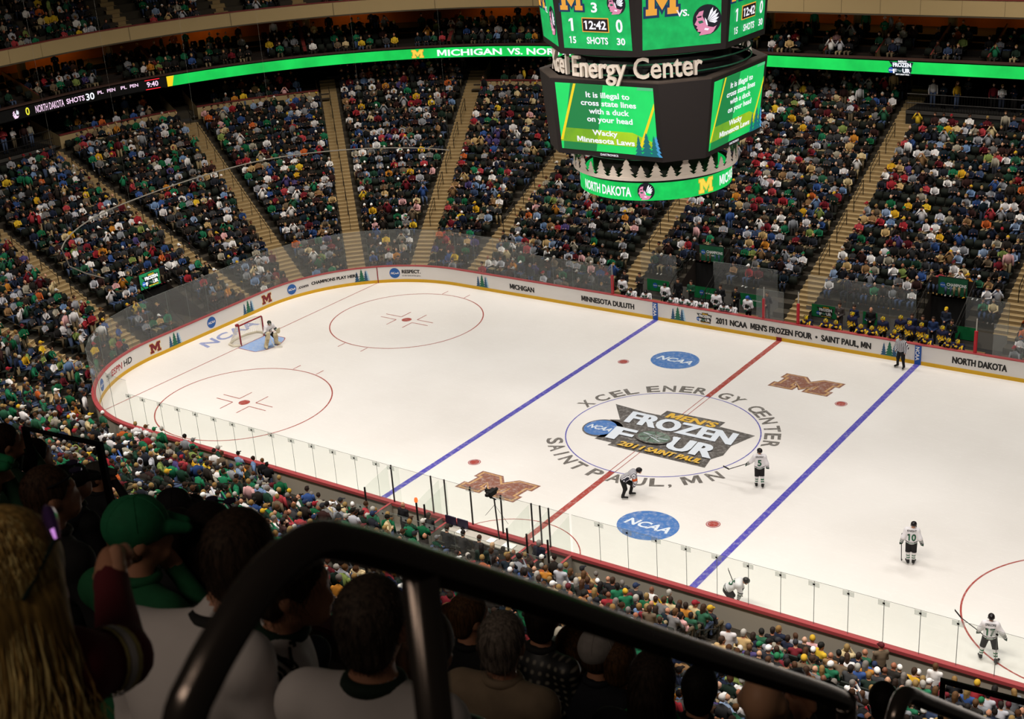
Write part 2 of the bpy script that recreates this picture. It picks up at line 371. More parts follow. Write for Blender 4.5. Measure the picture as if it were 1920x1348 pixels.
q = Decal(); q.p = [(np.stack([-29.35-v[:, 1], v[:, 0]+.15], 1), f, m, L) for v, f, m, L in d.p]; ice_mark('goal_end_lettering', q)
d = Decal(); d.put(frozen_four(DRK, WHT, YEL, NBL, GRN)); ice_mark('centre_logo', d, .006)
def arc_text(d, s, r, h, a0, step, m, flip=False):
    a = a0
    for ch in s:
        if ch != ' ':
            an = math.radians(a); rr = r
            d.text(ch, rr*math.cos(an), rr*math.sin(an), h, m, bold=.035, rot=(an-PI/2) if not flip else (an+PI/2), width={'I': .16, 'M': 1.05, ',': .2}.get(ch, .8)*h)
        a += step*(.62 if ch in ' I,' else 1)
d = Decal()
for ch, an in zip('XCELENERGYCENTER', (166.6, 155.4, 145.4, 136.9, 124.4, 115.1, 105.3, 96.7, 81.7, 73.2, 57.7, 50.3, 41.3, 31, 21.9, 12.6)):
    a = math.radians(an); d.text(ch, 4.75*math.cos(a), 4.75*math.sin(a), .76, GRY, bold=.028, rot=a-PI/2, width=.66)
for ch, an in zip('SAINTPAUL,MN', (217.7, 225.9, 233.8, 241.9, 251.1, 263.4, 275, 287.3, 296.4, 302.5, 313.4, 325.6)):
    a = math.radians(an); d.text(ch, 5.45*math.cos(a), 5.45*math.sin(a), .76, GRY, bold=.028, rot=a+PI/2, width={'I': .15, ',': .16, 'M': .85}.get(ch, .66))
ice_mark('circle_lettering', d)
# ---------------------------------------------------------------- dasher boards
WB, YK, RC, GB = mat('e4dfdb', .35), mat('d9a81c', .4), mat('a8474a', .45), mat('a59d90', .7)
bd = empty('dasher_boards'); tag(bd, 'white dasher boards with yellow kick strip and red cap ringing the ice', 'boards')
def closed_band(mb, d0, z0, d1, z1, m):
    a, c = loop(d0), loop(d1); n = len(a)
    for i in range(n):
        j = (i+1) % n; mb.add([(*a[i], z0), (*a[j], z0), (*c[j], z1), (*c[i], z1)], [(0, 1, 2, 3)], m)
b = MB(); closed_band(b, 0, 0, 0, 1.07, WB); closed_band(b, .12, 0, .12, 1.07, GB); closed_band(b, 0, 1.07, .12, 1.07, WB); b.build('board_panel', bd)
b = MB(); closed_band(b, -.015, 0, -.015, .2, YK); closed_band(b, -.015, .2, 0, .2, YK); b.build('kick_strip', bd)
b = MB(); closed_band(b, -.03, 1.06, -.03, 1.11, RC); closed_band(b, -.03, 1.11, .2, 1.11, RC); closed_band(b, .2, 1.11, .2, .98, RC); b.build('cap_rail', bd)
def on_boards(s0):
    return lambda u, v, h: P(s0+u, -.002-h, v)
DKT, NB2, WH2 = mat('23201f', .5), mat('2b5fa8', .5), mat('f2f0ee', .5)
TG, TB, TL = mat('23694f', .5), mat('2c5577', .5), mat('a9cbe0', .5)
def ad(name, d, s0): d.build(name, on_boards(s0), bd, .006, .004)
def word(t, h, w, m=DKT, bold=.03, sh=0, z=.42):
    d = Decal()
    for e in (-1, 1, 0): d.text(t, e*h*.035, z, h, m, width=w, bold=bold, shear=sh).layer()
    return d
for s in (end_s(-2.91), end_s(3.02), fl_s(133.8), far_s(-19.97), far_s(-6.2), far_s(6.15)):
    d = Decal(); d.put(trees_logo(TG, TB, TL), 0, .22, .8); ad('tree_emblem', d, s)
for s in (end_s(-4.35), end_s(HY)+.2):
    d = Decal(); d.put(letter_m(mat('7a1f2b', .5), mat('e0b04a', .5), .78, .56), 0, .6, sh=0); ad('letter_emblem', d, s)
for s in (end_s(0), fl_s(119.4), nl_s(217)):
    d = Decal(); d.put(ncaa_disc(NB2, WH2, .34), 0, .62); ad('oval_emblem', d, s)
d = word('NCAA', .26, .7, NB2, .04, .25, .5); d.p = []; d.put(ncaa_disc(NB2, WH2, .33), -.35, .62); d.text('.com', .45, .52, .2, DKT, width=.75, bold=.03, shear=.15); ad('web_lettering', d, fl_s(163))
ad('slogan_lettering', word('CHAMPIONS PLAY HERE.', .2, 3.1, z=.55), fl_s(145.5))
d = word('RESPECT.', .23, 1.25, z=.6); d.text("it's the name of the game.", 0, .4, .09, DKT, width=1.25, bold=.01); ad('respect_lettering', d, fl_s(112))
ad('team_lettering', word('MICHIGAN', .32, 1.8), far_s(-16.95)); ad('team_lettering', word('MINNESOTA DULUTH', .32, 3.6), far_s(-10.85)); ad('team_lettering', word('NORTH DAKOTA', .35, 2.7), far_s(10.75))
d = word("2011 NCAA  MEN'S FROZEN FOUR  •  SAINT PAUL, MN", .34, 8.95); ad('event_lettering', d, far_s(.68))
d = Decal(); d.put(frozen_four(DKT, WH2, mat('e2ae2c', .5), NB2, TG), 0, .62, .125); ad('event_emblem', d, far_s(-4.55))
for x in (-7.65, 7.65):
    d = Decal(); d.rect(-.17, .0, .17, 1.05, mat('2758a5', .5)).layer()
    q = Decal(); q.text('NCAA', 0, -.12, .2, WH2, width=.75, bold=.035); d.p += [(np.stack([v[:, 1]+0, -v[:, 0]+.6], 1), f, m, 1) for v, f, m, L in q.p]
    d.build('blue_line_panel', lambda u, v, h, x=x: P(far_s(x)+u, -.018-h, v), bd, .006, .004)
d = Decal(); d.rect(-.16, 0, .16, .21, mat('8f1f2a', .5)); d.build('red_line_panel', lambda u, v, h: P(far_s(0)+u, -.018-h, v), bd, .002)
d = Decal(); d.rect(-.03, 0, .03, 1.06, mat('8f1f2a', .5)); d.build('goal_line_panel', lambda u, v, h: P(fl_s(126.9)+u, -.018-h, v), bd, .002)
d = Decal(); d.text('ESPN', -.62, .45, .36, mat('b0222c', .5), width=1.2, bold=.02, shear=.2); d.text('HD', .55, .45, .36, DKT, width=.75, bold=.02, shear=.1)
for y in (.535, .6): d.layer().rect(-1.15, y, -.05, y+.02, WB)
ad('broadcaster_lettering', d, nl_s(198.5))
d = Decal(); d.text('TICKET', 0, .62, .15, mat('8d8d90'), width=.9, bold=.01); d.text('CENTER', 0, .42, .15, mat('8d8d90'), width=.9, bold=.01); ad('ticket_lettering', d, nl_s(208.5))
# ---------------------------------------------------------------- glass
def glass_material(haze=.09, tint=(.93, .955, .94)):
    m = bpy.data.materials.new('rink_glass'); m.use_nodes = True; nt = m.node_tree; N = nt.nodes; L = nt.links
    N.remove(N['Principled BSDF']); out = N['Material Output']
    t = N.new('ShaderNodeBsdfTransparent'); t.inputs[0].default_value = (*tint, 1)
    dfu = N.new('ShaderNodeBsdfDiffuse'); dfu.inputs[0].default_value = (.85, .87, .85, 1)
    g = N.new('ShaderNodeBsdfGlossy'); g.inputs['Roughness'].default_value = .06; fr = N.new('ShaderNodeLayerWeight'); fr.inputs[0].default_value = .25
    pw = N.new('ShaderNodeMath'); pw.operation = 'POWER'; pw.inputs[1].default_value = 3.5; L.new(fr.outputs['Facing'], pw.inputs[0])
    ad_ = N.new('ShaderNodeMath'); ad_.operation = 'MULTIPLY_ADD'; ad_.inputs[1].default_value = .5; ad_.inputs[2].default_value = .02; L.new(pw.outputs[0], ad_.inputs[0])
    a = N.new('ShaderNodeMixShader'); a.inputs[0].default_value = haze; c = N.new('ShaderNodeMixShader')
    L.new(t.outputs[0], a.inputs[1]); L.new(dfu.outputs[0], a.inputs[2]); L.new(ad_.outputs[0], c.inputs[0]); L.new(a.outputs[0], c.inputs[1]); L.new(g.outputs[0], c.inputs[2])
    L.new(c.outputs[0], out.inputs[0]); return m
GLS, GLE = glass_material(.05, (.9, .935, .905)), glass_material(.10, (.9, .92, .9))
SEAM, CLIP, DOT, POST = mat('6f7672', .4), glass_material(.3, (.75, .78, .76)), mat('1b1b1b', .5), mat('2d2b2b', .35, .6)
ORD = ['', 'first', 'second', 'third', 'fourth', 'fifth', 'sixth', 'seventh', 'eighth', 'ninth', 'tenth', 'eleventh', 'twelfth', 'thirteenth', 'fourteenth', 'fifteenth', 'sixteenth', 'seventeenth', 'eighteenth', 'nineteenth', 'twentieth']
def ordn(n):
    if n <= 20: return ORD[n]
    if n % 10 == 0: return {30: 'thirtieth', 40: 'fortieth', 50: 'fiftieth', 60: 'sixtieth', 70: 'seventieth'}[n]
    return {2: 'twenty', 3: 'thirty', 4: 'forty', 5: 'fifty', 6: 'sixty', 7: 'seventy'}[n//10]+'-'+ORD[n % 10]
def pane(a, b, z0, z1, m, label, group, dd=.06, clip=True, post=None):
    k = max(1, int(abs(b-a)/.8)) if base((a+b)/2)[4] else 1
    S = np.linspace(a+.008, b-.008, k+1); mb = MB()
    for u, v in zip(S, S[1:]):
        mb.add([P(u, dd, z0), P(v, dd, z0), P(v, dd, z1), P(u, dd, z1)], [(0, 1, 2, 3)], m)
    o = tag(mb.build('glass_pane'), label, 'glass', group)
    q = MB()
    if post: q.tube([P(b, dd, z0), P(b, dd, z1+.02)], post, POST, 6); q.build('post', o)
    else: q.tube([P(b, dd, z0), P(b, dd, z1)], .011, SEAM, 4); q.build('seam', o)
    if clip:
        c = MB(); c.add([P(b-.2, dd+.03, z1-.2), P(b+.2, dd+.03, z1-.2), P(b+.2, dd+.03, z1-.01), P(b-.2, dd+.03, z1-.01)], [(0, 1, 2, 3)], CLIP)
        c.add([P(b-.04, dd+.04, z1-.14), P(b+.04, dd+.04, z1-.14), P(b+.04, dd+.04, z1-.07), P(b-.04, dd+.04, z1-.07)], [(0, 1, 2, 3)], DOT); c.build('clip', o)
    q = MB(); q.tube([P(x, dd, z1) for x in S], .008, SEAM, 4); q.build('rim', o)
ZL, ZH = 2.8, 3.5
xs = [-21.95]+list(np.arange(-20.93, -5, 1.22))
for i, (a, b_) in enumerate(zip(xs[::-1][1:], xs[::-1])):
    pane(near_s(b_), near_s(a), 1.11, ZL, GLS, f'clear rink glass pane, {ordn(i+1)} to the left of the penalty boxes on the near boards', 'glass panes on the near boards')
xs = list(np.arange(3.4, 25, 1.22))
for i, (a, b_) in enumerate(zip(xs[1:], xs)):
    pane(near_s(b_), near_s(a), 1.11, ZL, GLS, f'clear rink glass pane, {ordn(i+1)} to the right of the penalty boxes on the near boards', 'glass panes on the near boards')
ss = np.linspace(S1, S2, 10); E = list(ss)+list(np.linspace(S2, S3, 7)[1:])+list(np.linspace(S3, S4, 10)[1:])+list(np.linspace(S4, far_s(-16), 5)[1:])
for i, (a, b_) in enumerate(zip(E, E[1:])):
    pane(a, b_, 1.11, ZH, GLE, f'tall rink glass pane, {ordn(i+1)} from the near left corner round the goal end', 'tall glass panes round the goal end', clip=i < 6)
xs = np.linspace(-16, -10.5, 5)
for i, (a, b_) in enumerate(zip(xs, xs[1:])):
    pane(far_s(a), far_s(b_), 1.11, ZL, GLE, f'rink glass pane on the far boards, {ordn(i+1)} after the tall goal-end glass', 'glass panes on the far boards', clip=False)
xs = np.linspace(11.3, 20, 7)
for i, (a, b_) in enumerate(zip(xs, xs[1:])):
    pane(far_s(a), far_s(b_), 1.11, ZL, GLE, f'rink glass pane on the far boards, {ordn(i+1)} right of the visitors bench', 'glass panes on the far boards', clip=False)
pane(far_s(-1.4), far_s(.2), 1.11, ZL, GLE, 'rink glass pane between the two team benches', 'glass panes on the far boards', clip=False)
# ---------------------------------------------------------------- lower bowl
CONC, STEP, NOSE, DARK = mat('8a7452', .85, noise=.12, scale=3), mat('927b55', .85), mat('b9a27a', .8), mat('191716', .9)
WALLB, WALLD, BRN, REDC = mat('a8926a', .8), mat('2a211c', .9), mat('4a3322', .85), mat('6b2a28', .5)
EX = [q for a, b_ in BENCH+LOGE+PLAT+[PEN] for q in (a, b_)]+[v+e*w for v, w in VOMS for e in (-1, 1)]
SALL = samples(near_s(26), far_s(26), EX+AS)
b = MB(); TD = mat('3b352c', .9)
for u, v in zip(SALL, SALL[1:]):
    lo, hi = row_range((u+v)/2)
    for n in range(lo, hi):
        d0, d1, z = rd(n), rd(n+1), rz_(n)
        b.add([P(u, d0, z), P(v, d0, z), P(v, d1, z), P(u, d1, z), P(u, d1, z+RISE), P(v, d1, z+RISE)], [(0, 1, 2, 3), (3, 2, 5, 4)], TD)
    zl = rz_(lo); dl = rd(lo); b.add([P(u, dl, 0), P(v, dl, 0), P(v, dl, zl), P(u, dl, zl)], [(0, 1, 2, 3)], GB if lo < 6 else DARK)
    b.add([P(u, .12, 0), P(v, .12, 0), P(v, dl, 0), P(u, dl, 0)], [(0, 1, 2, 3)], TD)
struct(b.build('lower_stand_floor'))
for i, s in enumerate(AS):
    b = MB(); lo, hi = row_range(s+.01); lo2, hi2 = row_range(s-.01); hi = max(hi, hi2); lo = min(lo, lo2)
    for n in range(lo, hi):
        for (d0, z) in ((rd(n), rz_(n)), (rd(n)+ROWP/2, rz_(n)+RISE/2)):
            w = .58; a, c = s-w/stretch(s-.1, d0), s+w/stretch(s+.1, d0); z += .012; d0 -= .015
            b.add([P(a, d0, z), P(c, d0, z), P(c, d0+.35, z), P(a, d0+.35, z), P(a, d0, z-.18), P(c, d0, z-.18)], [(0, 1, 2, 3), (0, 1, 5, 4)], STEP)
            b.add([P(a, d0-.005, z+.004), P(c, d0-.005, z+.004), P(c, d0+.07, z+.004), P(a, d0+.07, z+.004)], [(0, 1, 2, 3)], NOSE)
    struct(b.build('aisle_stair_floor'))
# handrails on the aisles
HR = mat('1f1d1c', .4, .5)
b = MB(); dz = RISE/ROWP
b.tube([(0, 0, 0), (0, 0, .86), (0, .12, .95), (0, 1.3, .95+1.3*dz), (0, 1.42, .9+1.4*dz), (0, 1.42, 1.42*dz)], .022, HR, 6)
HRM = b.build('aisle_handrail'); b = MB(); b.tube([(0, .03, .5), (0, 1.42, .5+1.4*dz)], .016, HR, 5); MID = b.build('mid_bar', HRM)
b = MB(); b.tube([(0, 0, .9), (0, 13.3, .9+13.3*dz)], .022, HR, 6)
for t in np.arange(0, 13.4, 1.4): b.tube([(0, t, t*dz), (0, t, .9+t*dz)], .018, HR, 5)
LONGR = b.build('aisle_handrail'); first = {0: True, 1: True}
def put_rail(src, s, d, label, group, parts=()):
    key = id(src); bx, by, nx, ny, _ = base(s)
    if first.get(key, True): o = src; first[key] = False; kids = []
    else:
        o = src.copy(); COL.objects.link(o)
        for ch in parts: c = ch.copy(); COL.objects.link(c); c.parent = o
    o.location = P(s, d, Z0+(d-D0)*dz); o.rotation_euler = (0, 0, math.atan2(-nx, ny)); tag(o, label, 'handrail', group)
for i, s in enumerate(AS):
    lo, hi = row_range(s+.01)
    if i in (10, 11): put_rail(LONGR, s, 5.4, f'long black handrail down the aisle stairs, {AISLE_WHERE[i]}', 'long aisle handrails'); continue
    n = 0; d = 5.3 if i > 4 else 3.0
    while d < rd(hi)-2:
        n += 1; put_rail(HRM, s, d, f'black stair handrail, {ordn(n)} up from the ice, {AISLE_WHERE[i]}', 'handrails on the aisle stairs', [MID]); d += 2.45
# tunnels with green banners
BG = mat('1c5a3c', .55, noise=.15, scale=4)
for i, (s, w) in enumerate(VOMS):
    b = MB()
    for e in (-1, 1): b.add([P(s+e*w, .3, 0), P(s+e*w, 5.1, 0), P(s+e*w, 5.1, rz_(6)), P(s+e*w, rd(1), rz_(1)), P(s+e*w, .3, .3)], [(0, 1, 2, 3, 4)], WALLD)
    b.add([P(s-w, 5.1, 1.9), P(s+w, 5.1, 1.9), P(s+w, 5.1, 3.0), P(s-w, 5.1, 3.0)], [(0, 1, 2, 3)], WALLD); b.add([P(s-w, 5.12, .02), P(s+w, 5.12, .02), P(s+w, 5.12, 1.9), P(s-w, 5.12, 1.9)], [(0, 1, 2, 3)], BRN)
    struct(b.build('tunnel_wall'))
    for e in (-1, 1):
        q = MB(); pt = [P(s+e*w, .9, 1.0), P(s+e*w, 5.0, 3.1)]; q.tube(pt, .025, HR, 6); q.tube([pt[0]-(0, 0, .45), pt[1]-(0, 0, .45)], .018, HR, 6)
        for t in np.linspace(0, 1, 5): p = pt[0]*(1-t)+pt[1]*t; q.tube([p-(0, 0, 1.0), p], .02, HR, 5)
        tag(q.build('tunnel_railing'), ['black railing on the %s side of the tunnel by the white team bench', 'black railing on the %s side of the tunnel behind the dark blue team', 'black railing on the %s side of the tunnel behind the goal'][i] % ('left' if e < 0 else 'right'), 'railing', 'tunnel railings')
    d = Decal(); bw = .78
    if i < 2:
        d.rect(-bw, -.48, bw, .48, BG).layer(); d.put(ncaa_disc(NB2, WH2, .15), -bw+.24, .05); d.text('CHAMPIONS', .2, .02, .17, WH2, width=1.05, bold=.03); d.text('PLAY HERE.', -.05, -.14, .09, WH2, width=.55, bold=.01); d.rect(-bw, -.3, bw, -.28, TG)
    else:
        d.rect(-bw, -.48, bw, .48, mat('1f9a5c', .6, emit=.75)).layer(); d.put(frozen_four(mat('123a2a'), mat('ffffff', emit=1.1), mat('d8c030', emit=1), mat('3a7bd5', emit=.9), mat('1f6a4c', emit=.5)), 0, 0, .175)
    x, y, nx, ny, _ = base(s); t = np.array((ny, -nx, 0)); nn = np.array((-nx, -ny, 0))
    o = d.build('banner' if i < 2 else 'video_sign', frame_map(P(s, 4.96, 2.62), t, (0, 0, 1), nn))
    q = MB(); q.box(P(s, 5.02, 2.62), (1.6, .06, 1.0) if i < 2 else (.06, 1.6, 1.0), DARK); q.build('backing_frame', o)
    tag(o, ['green banner reading CHAMPIONS over the tunnel left of the red line', 'green banner reading CHAMPIONS over the tunnel behind the dark blue team', 'lit green FROZEN FOUR sign over the tunnel behind the goal'][i], 'banner' if i < 2 else 'sign')
# loge walls and platforms under the club ring
for a, c in LOGE:
    b = MB(); ring_wall(b, a+.25, c-.25, 18.45, rz_(24), 9.28, WALLB); ring_bar(b, a+.25, c-.25, 18.4, 18.6, 9.28, 9.36, REDC)
    for e in (a+.25, c-.25): b.add([P(e, 18.45, 7.6), P(e, 21.5, 8.6), P(e, 21.5, 10.2), P(e, 18.45, 9.3)], [(0, 1, 2, 3)], WALLB)
    for k in range(3): ring_flat(b, a, c, 18.45+k*.95, 18.45+(k+1)*.95, 8.6+.28*k, TD); ring_wall(b, a, c, 18.45+(k+1)*.95, 8.6+.28*k, 8.6+.28*(k+1), TD)
    ring_flat(b, a, c, 21.3, 25, 9.4, DARK); struct(b.build('loge_wall'))
for a, c in PLAT:
    b = MB(); ring_wall(b, a+.2, c-.2, 17.75, rz_(23), 8.75, DARK); ring_bar(b, a+.2, c-.2, 17.7, 18, 8.75, 8.95, mat('3d3a37', .7)); ring_flat(b, a+.2, c-.2, 17.8, 25, 8.95, DARK); struct(b.build('platform_wall'))
    q = MB(); 
    for z in (9.4, 9.95): q.tube([P(x, 17.85, z) for x in samples(a+.2, c-.2)], .03, HR, 5)
    for x in np.arange(a+.2, c-.1, .16): q.tube([P(x, 17.85, 8.9), P(x, 17.85, 9.95)], .012, HR, 4, False)
    tag(q.build('platform_railing'), 'black slatted railing along the standing platform at the top of the ' + ('far stand' if a > S4 else 'left end stand'), 'railing')
REG = [(fl_s(135), fl_s(112.5)), (fl_s(90), far_s(-11)), (far_s(-11), far_s(0)), (far_s(11), far_s(22)), (nl_s(225), nl_s(202.5)), (nl_s(247.5), nl_s(225))]
for i, (a, c) in enumerate(REG):
    q = MB(); q.tube([P(x, rd(NR)+.1, rz_(NR)+1.32) for x in samples(a+.6, c-.3)], .07, mat('8f6f3c', .6), 6)
    for x in np.linspace(a+.6, c-.3, 8): q.tube([P(x, rd(NR)+.1, rz_(NR)-.4), P(x, rd(NR)+.1, rz_(NR)+1.32)], .03, HR, 5)
    tag(q.build('drink_rail'), 'tan drink rail behind the last seats, ' + ['far left corner', 'far stand behind the scoreboard', 'far stand left of the red line', 'far stand, far right', 'near left corner, end side', 'near left corner, side nearer the viewer'][i], 'rail', 'tan drink rails')
b = MB(); A0, A1 = near_s(-12), far_s(26)
ring_flat(b, A0, A1, rd(NR)-.1, 26, rz_(NR)-.3, DARK); ring_wall(b, A0, A1, 25, 8, 11.3, WALLD); struct(b.build('concourse_wall'))
# club ring: slab with ribbon board, suites, upper fascia
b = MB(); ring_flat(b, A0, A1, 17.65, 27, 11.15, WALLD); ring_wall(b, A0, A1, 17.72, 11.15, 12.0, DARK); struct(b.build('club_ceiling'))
b = MB(); ring_bar(b, A0, A1, 17.6, 17.95, 12.0, 12.1, mat('46302a', .6)); ring_wall(b, A0, A1, 17.62, 11.98, 12.1, mat('3a2723')); struct(b.build('club_trim'))
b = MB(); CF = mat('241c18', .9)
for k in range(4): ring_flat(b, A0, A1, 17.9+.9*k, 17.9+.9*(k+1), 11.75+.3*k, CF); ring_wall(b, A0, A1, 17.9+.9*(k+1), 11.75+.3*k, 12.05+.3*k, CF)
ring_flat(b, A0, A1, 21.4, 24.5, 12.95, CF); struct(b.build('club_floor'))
b = MB(); ring_wall(b, A0, A1, 24.4, 12.9, 14.9, mat('7a4a22', .9, noise=.3, scale=.4)); struct(b.build('club_wall'))
b = MB(); ring_flat(b, A0, A1, 17.1, 26, 14.8, mat('5a4630', .9)); ring_wall(b, A0, A1, 17.02, 14.72, 14.82, mat('4a4032')); ring_wall(b, A0, A1, 17.0, 14.82, 15.72, WALLB); ring_bar(b, A0, A1, 16.97, 17.15, 15.72, 15.8, REDC)
for s in np.arange(A0, A1, 2.45): b.add([P(s-.012, 16.985, 14.83), P(s+.012, 16.985, 14.83), P(s+.012, 16.985, 15.7), P(s-.012, 16.985, 15.7)], [(0, 1, 2, 3)], mat('7d6c4f'))
struct(b.build('upper_fascia_wall'))
for s in np.arange(A0+1, A1, 3.4):
    b = MB(); k = 0
    f = stretch(s, 19)
    b.add([P(s, 17.9, 11.7), P(s, 21.4, 12.9), P(s, 21.4, 13.75), P(s, 17.9, 12.35)], [(0, 1, 2, 3)], mat('7b6544', .8)); b.add([P(s+.08, 17.9, 11.7), P(s+.08, 21.4, 12.9), P(s+.08, 21.4, 13.75), P(s+.08, 17.9, 12.35)], [(0, 1, 2, 3)], mat('7b6544', .8))
    b.add([P(s, 17.9, 12.35), P(s+.08, 17.9, 12.35), P(s+.08, 21.4, 13.75), P(s, 21.4, 13.75)], [(0, 1, 2, 3)], REDC); struct(b.build('suite_partition_wall'))
for s in np.arange(A0+2, A1, 6.1):
    b = MB(); c = P(s, 21.6, 13.85); b.lathe([(.3, -1), (.3, 1)], mat('8a7248', .8), 12, c); struct(b.build('club_column'))
for i, s in enumerate(np.arange(S2-2, far_s(16), 3.05)):
    b = MB(); b.add([P(s-.5, 23.0, 14.72), P(s+.5, 23.0, 14.72), P(s+.5, 23.25, 14.72), P(s-.5, 23.25, 14.72)], [(0, 1, 2, 3)], mat('ffb04a', emit=14)); b.box(P(s, 23.1, 14.77), (.9, .9, .06), mat('5a4630'))
    tag(b.build('ceiling_lamp'), f'warm ceiling lamp in the club suites, {ordn(i+1)} from the left end', 'lamp', 'warm lamps in the club suites')
b = MB(); UR, UZ = .78, .46
for n in range(13):
    d0 = 17.15+UR*n; z = 15.0+UZ*n; ring_flat(b, A0, A1, d0, d0+UR, z, TD); ring_wall(b, A0, A1, d0+UR, z, z+UZ, TD)
struct(b.build('upper_stand_floor'))
UA = [nl_s(215), end_s(-HY), end_s(1.2), fl_s(165), fl_s(150), fl_s(138), far_s(-14), far_s(-4), far_s(6.3)]
for s in UA:
    b = MB()
    for n in range(12):
        for h in range(2):
            d0, z = 17.15+UR*n+h*UR/2, 15.0+UZ*n+h*UZ/2+.01; f = stretch(s, d0); b.add([P(s-.5/f, d0, z), P(s+.5/f, d0, z), P(s+.5/f, d0+.4, z), P(s-.5/f, d0+.4, z), P(s-.5/f, d0, z-.24), P(s+.5/f, d0, z-.24)], [(0, 1, 2, 3), (0, 1, 5, 4)], STEP)
    struct(b.build('upper_stair_floor'))
# ribbon board
GE = mat('12b84c', .6, emit=.95, noise=.25, scale=.5)
rb = empty('ribbon_board'); tag(rb, 'long curved LED ribbon board glowing green round the bowl below the club suites', 'ribbon board')
def adv(s0, u, d):
    for _ in range(3):
        k = stretch(s0, d); lim = [q for q in (S1, S2, S3, S4) if (q-s0)*u > 1e-6]
        q = min(lim, key=lambda t: abs(t-s0)) if lim else None
        if q is None or abs(u) <= abs(q-s0)*k: return s0+u/k
        u -= (q-s0)*k; s0 = q+math.copysign(1e-4, u)
    return s0
def ring_local(d, z0): return lambda s0: (lambda u, v, h: P(adv(s0, u, d), d-h, z0+v))
RB = ring_local(17.58, 11.22)
def rw(a, c, m, name, z0=11.22, z1=11.93, d=17.58):
    q = MB(); ring_wall(q, a, c, d, z0, z1, m); q.build(name, rb)
GSTART = fl_s(160.4)
rw(A0, GSTART-.05, mat('101012', .5), 'dark_display'); rw(GSTART, A1, GE, 'green_display')
d = Decal(); d.poly([(0, 0), (.35, 0), (.55, .7), (0, .7)], mat('ffd21e', emit=1.0)); d.build('yellow_wedge', RB(GSTART-.02), rb, .01)
WE = mat('f4f6ff', emit=1.1); PK = mat('f6d3ee', emit=1.1); YE = mat('e6e03a', emit=1.1); RE = mat('ff2030', emit=1.1)
def rt(name, t, s, m, h=.42, w=None, z=.16, bold=.02):
    d = Decal(); d.text(t, 0, z, h, m, width=w, bold=bold); d.build(name, RB(s), rb, .012)
def sdeg(y): return end_s(y)
rt('lettering', '0', end_s(2.56), YE, .5, .3, .12); rt('lettering', 'NORTH DAKOTA', end_s(4.3), PK, .48, 2.25, .12, .01)
for a, t, h, w, z in ((175.8, 'SHOTS', .34, 1.4, .2), (173.3, '30', .46, .65, .14), (171.5, 'PL', .22, .45, .38), (169.7, 'PEN', .22, .62, .38), (167.6, 'PL', .22, .45, .38), (165.9, 'PEN', .22, .62, .38), (162.9, '9:40', .36, .85, .2)): rt('lettering', t, fl_s(a), PK if h < .46 else WE, h, w, z)
d = Decal()
for z in (.02, .64): d.rect(-.55, z, .55, z+.05, RE)
d.build('red_bar', RB(fl_s(162.9)), rb, .03)
d = Decal(); d.put(chief_emblem(PK, mat('3a2a3a', .5), WE, .3), 0, .36); d.build('team_emblem', RB(end_s(1.64)), rb, .03, .006)
d = Decal(); d.put(letter_m(mat('ffd34a', emit=1), mat('f08a20', emit=.9), .85, .56), 0, .36); d.build('letter_emblem', RB(fl_s(120.2)), rb, .03, .006)
def arc_word(t, s0, s1):
    n = len(t); d = Decal(); K = stretch((s0+s1)/2, 17.58); d.text(t, 0, .13, .45, WE, width=(s1-s0)*K, bold=.045); d.build('lettering', RB((s0+s1)/2), rb, .03)
arc_word('MICHIGAN', fl_s(117), fl_s(106.3)); arc_word('VS.', fl_s(105.4), fl_s(102.8)); arc_word('NORTH', fl_s(102.1), fl_s(94.5)); arc_word('DAKOTA', fl_s(93), far_s(-19.5))
d = Decal(); d.put(frozen_four(mat('152a3c', .5), WE, mat('ffffff', emit=1), mat('2d62c0', emit=.8), mat('1d5a5a', .5)), 0, .36, .2); d.build('event_emblem', RB(far_s(-.2)), rb, .03, .006)
# ---------------------------------------------------------------- centre-hung scoreboard
BLK, BLK2, STL, GRAIL = mat('1c1a1a', .6), mat('26201f', .6), mat('e6d8ca', .5), mat('2f6f52', .35, .5)
SG, SG2, SG3, SLIME = mat('10924a', emit=.85, noise=.2, scale=2.5), mat('19ad52', emit=.95, noise=.12, scale=.8), mat('16904a', emit=.8), mat('86a91c', emit=.85, noise=.1, scale=2)
SW, SY, SOR, SBL, SDK, SPK = mat('f6f3fa', emit=1.05), mat('f2d31b', emit=1.05), mat('eda53a', emit=1.0), mat('16477a', emit=.5), mat('2a1420', emit=.25), mat('e58fb0', emit=.95)
STB, STL2 = mat('0f7f86', emit=.7), mat('4fa8e0', emit=.85)
sb = empty('scoreboard', (0, 0, 12.2)); tag(sb, 'huge centre-hung video scoreboard with green screens, tree ring and LED ring above centre ice', 'scoreboard')
SBZ = 12.2
def sbuild(d_or_b, name, *a, **k):
    o = d_or_b.build(name, *a, **k) if isinstance(d_or_b, Decal) else d_or_b.build(name)
    o.parent = sb; o.matrix_parent_inverse = Matrix.Translation((0, 0, -SBZ)); return o
def sub(o, par): o.parent = par; return o
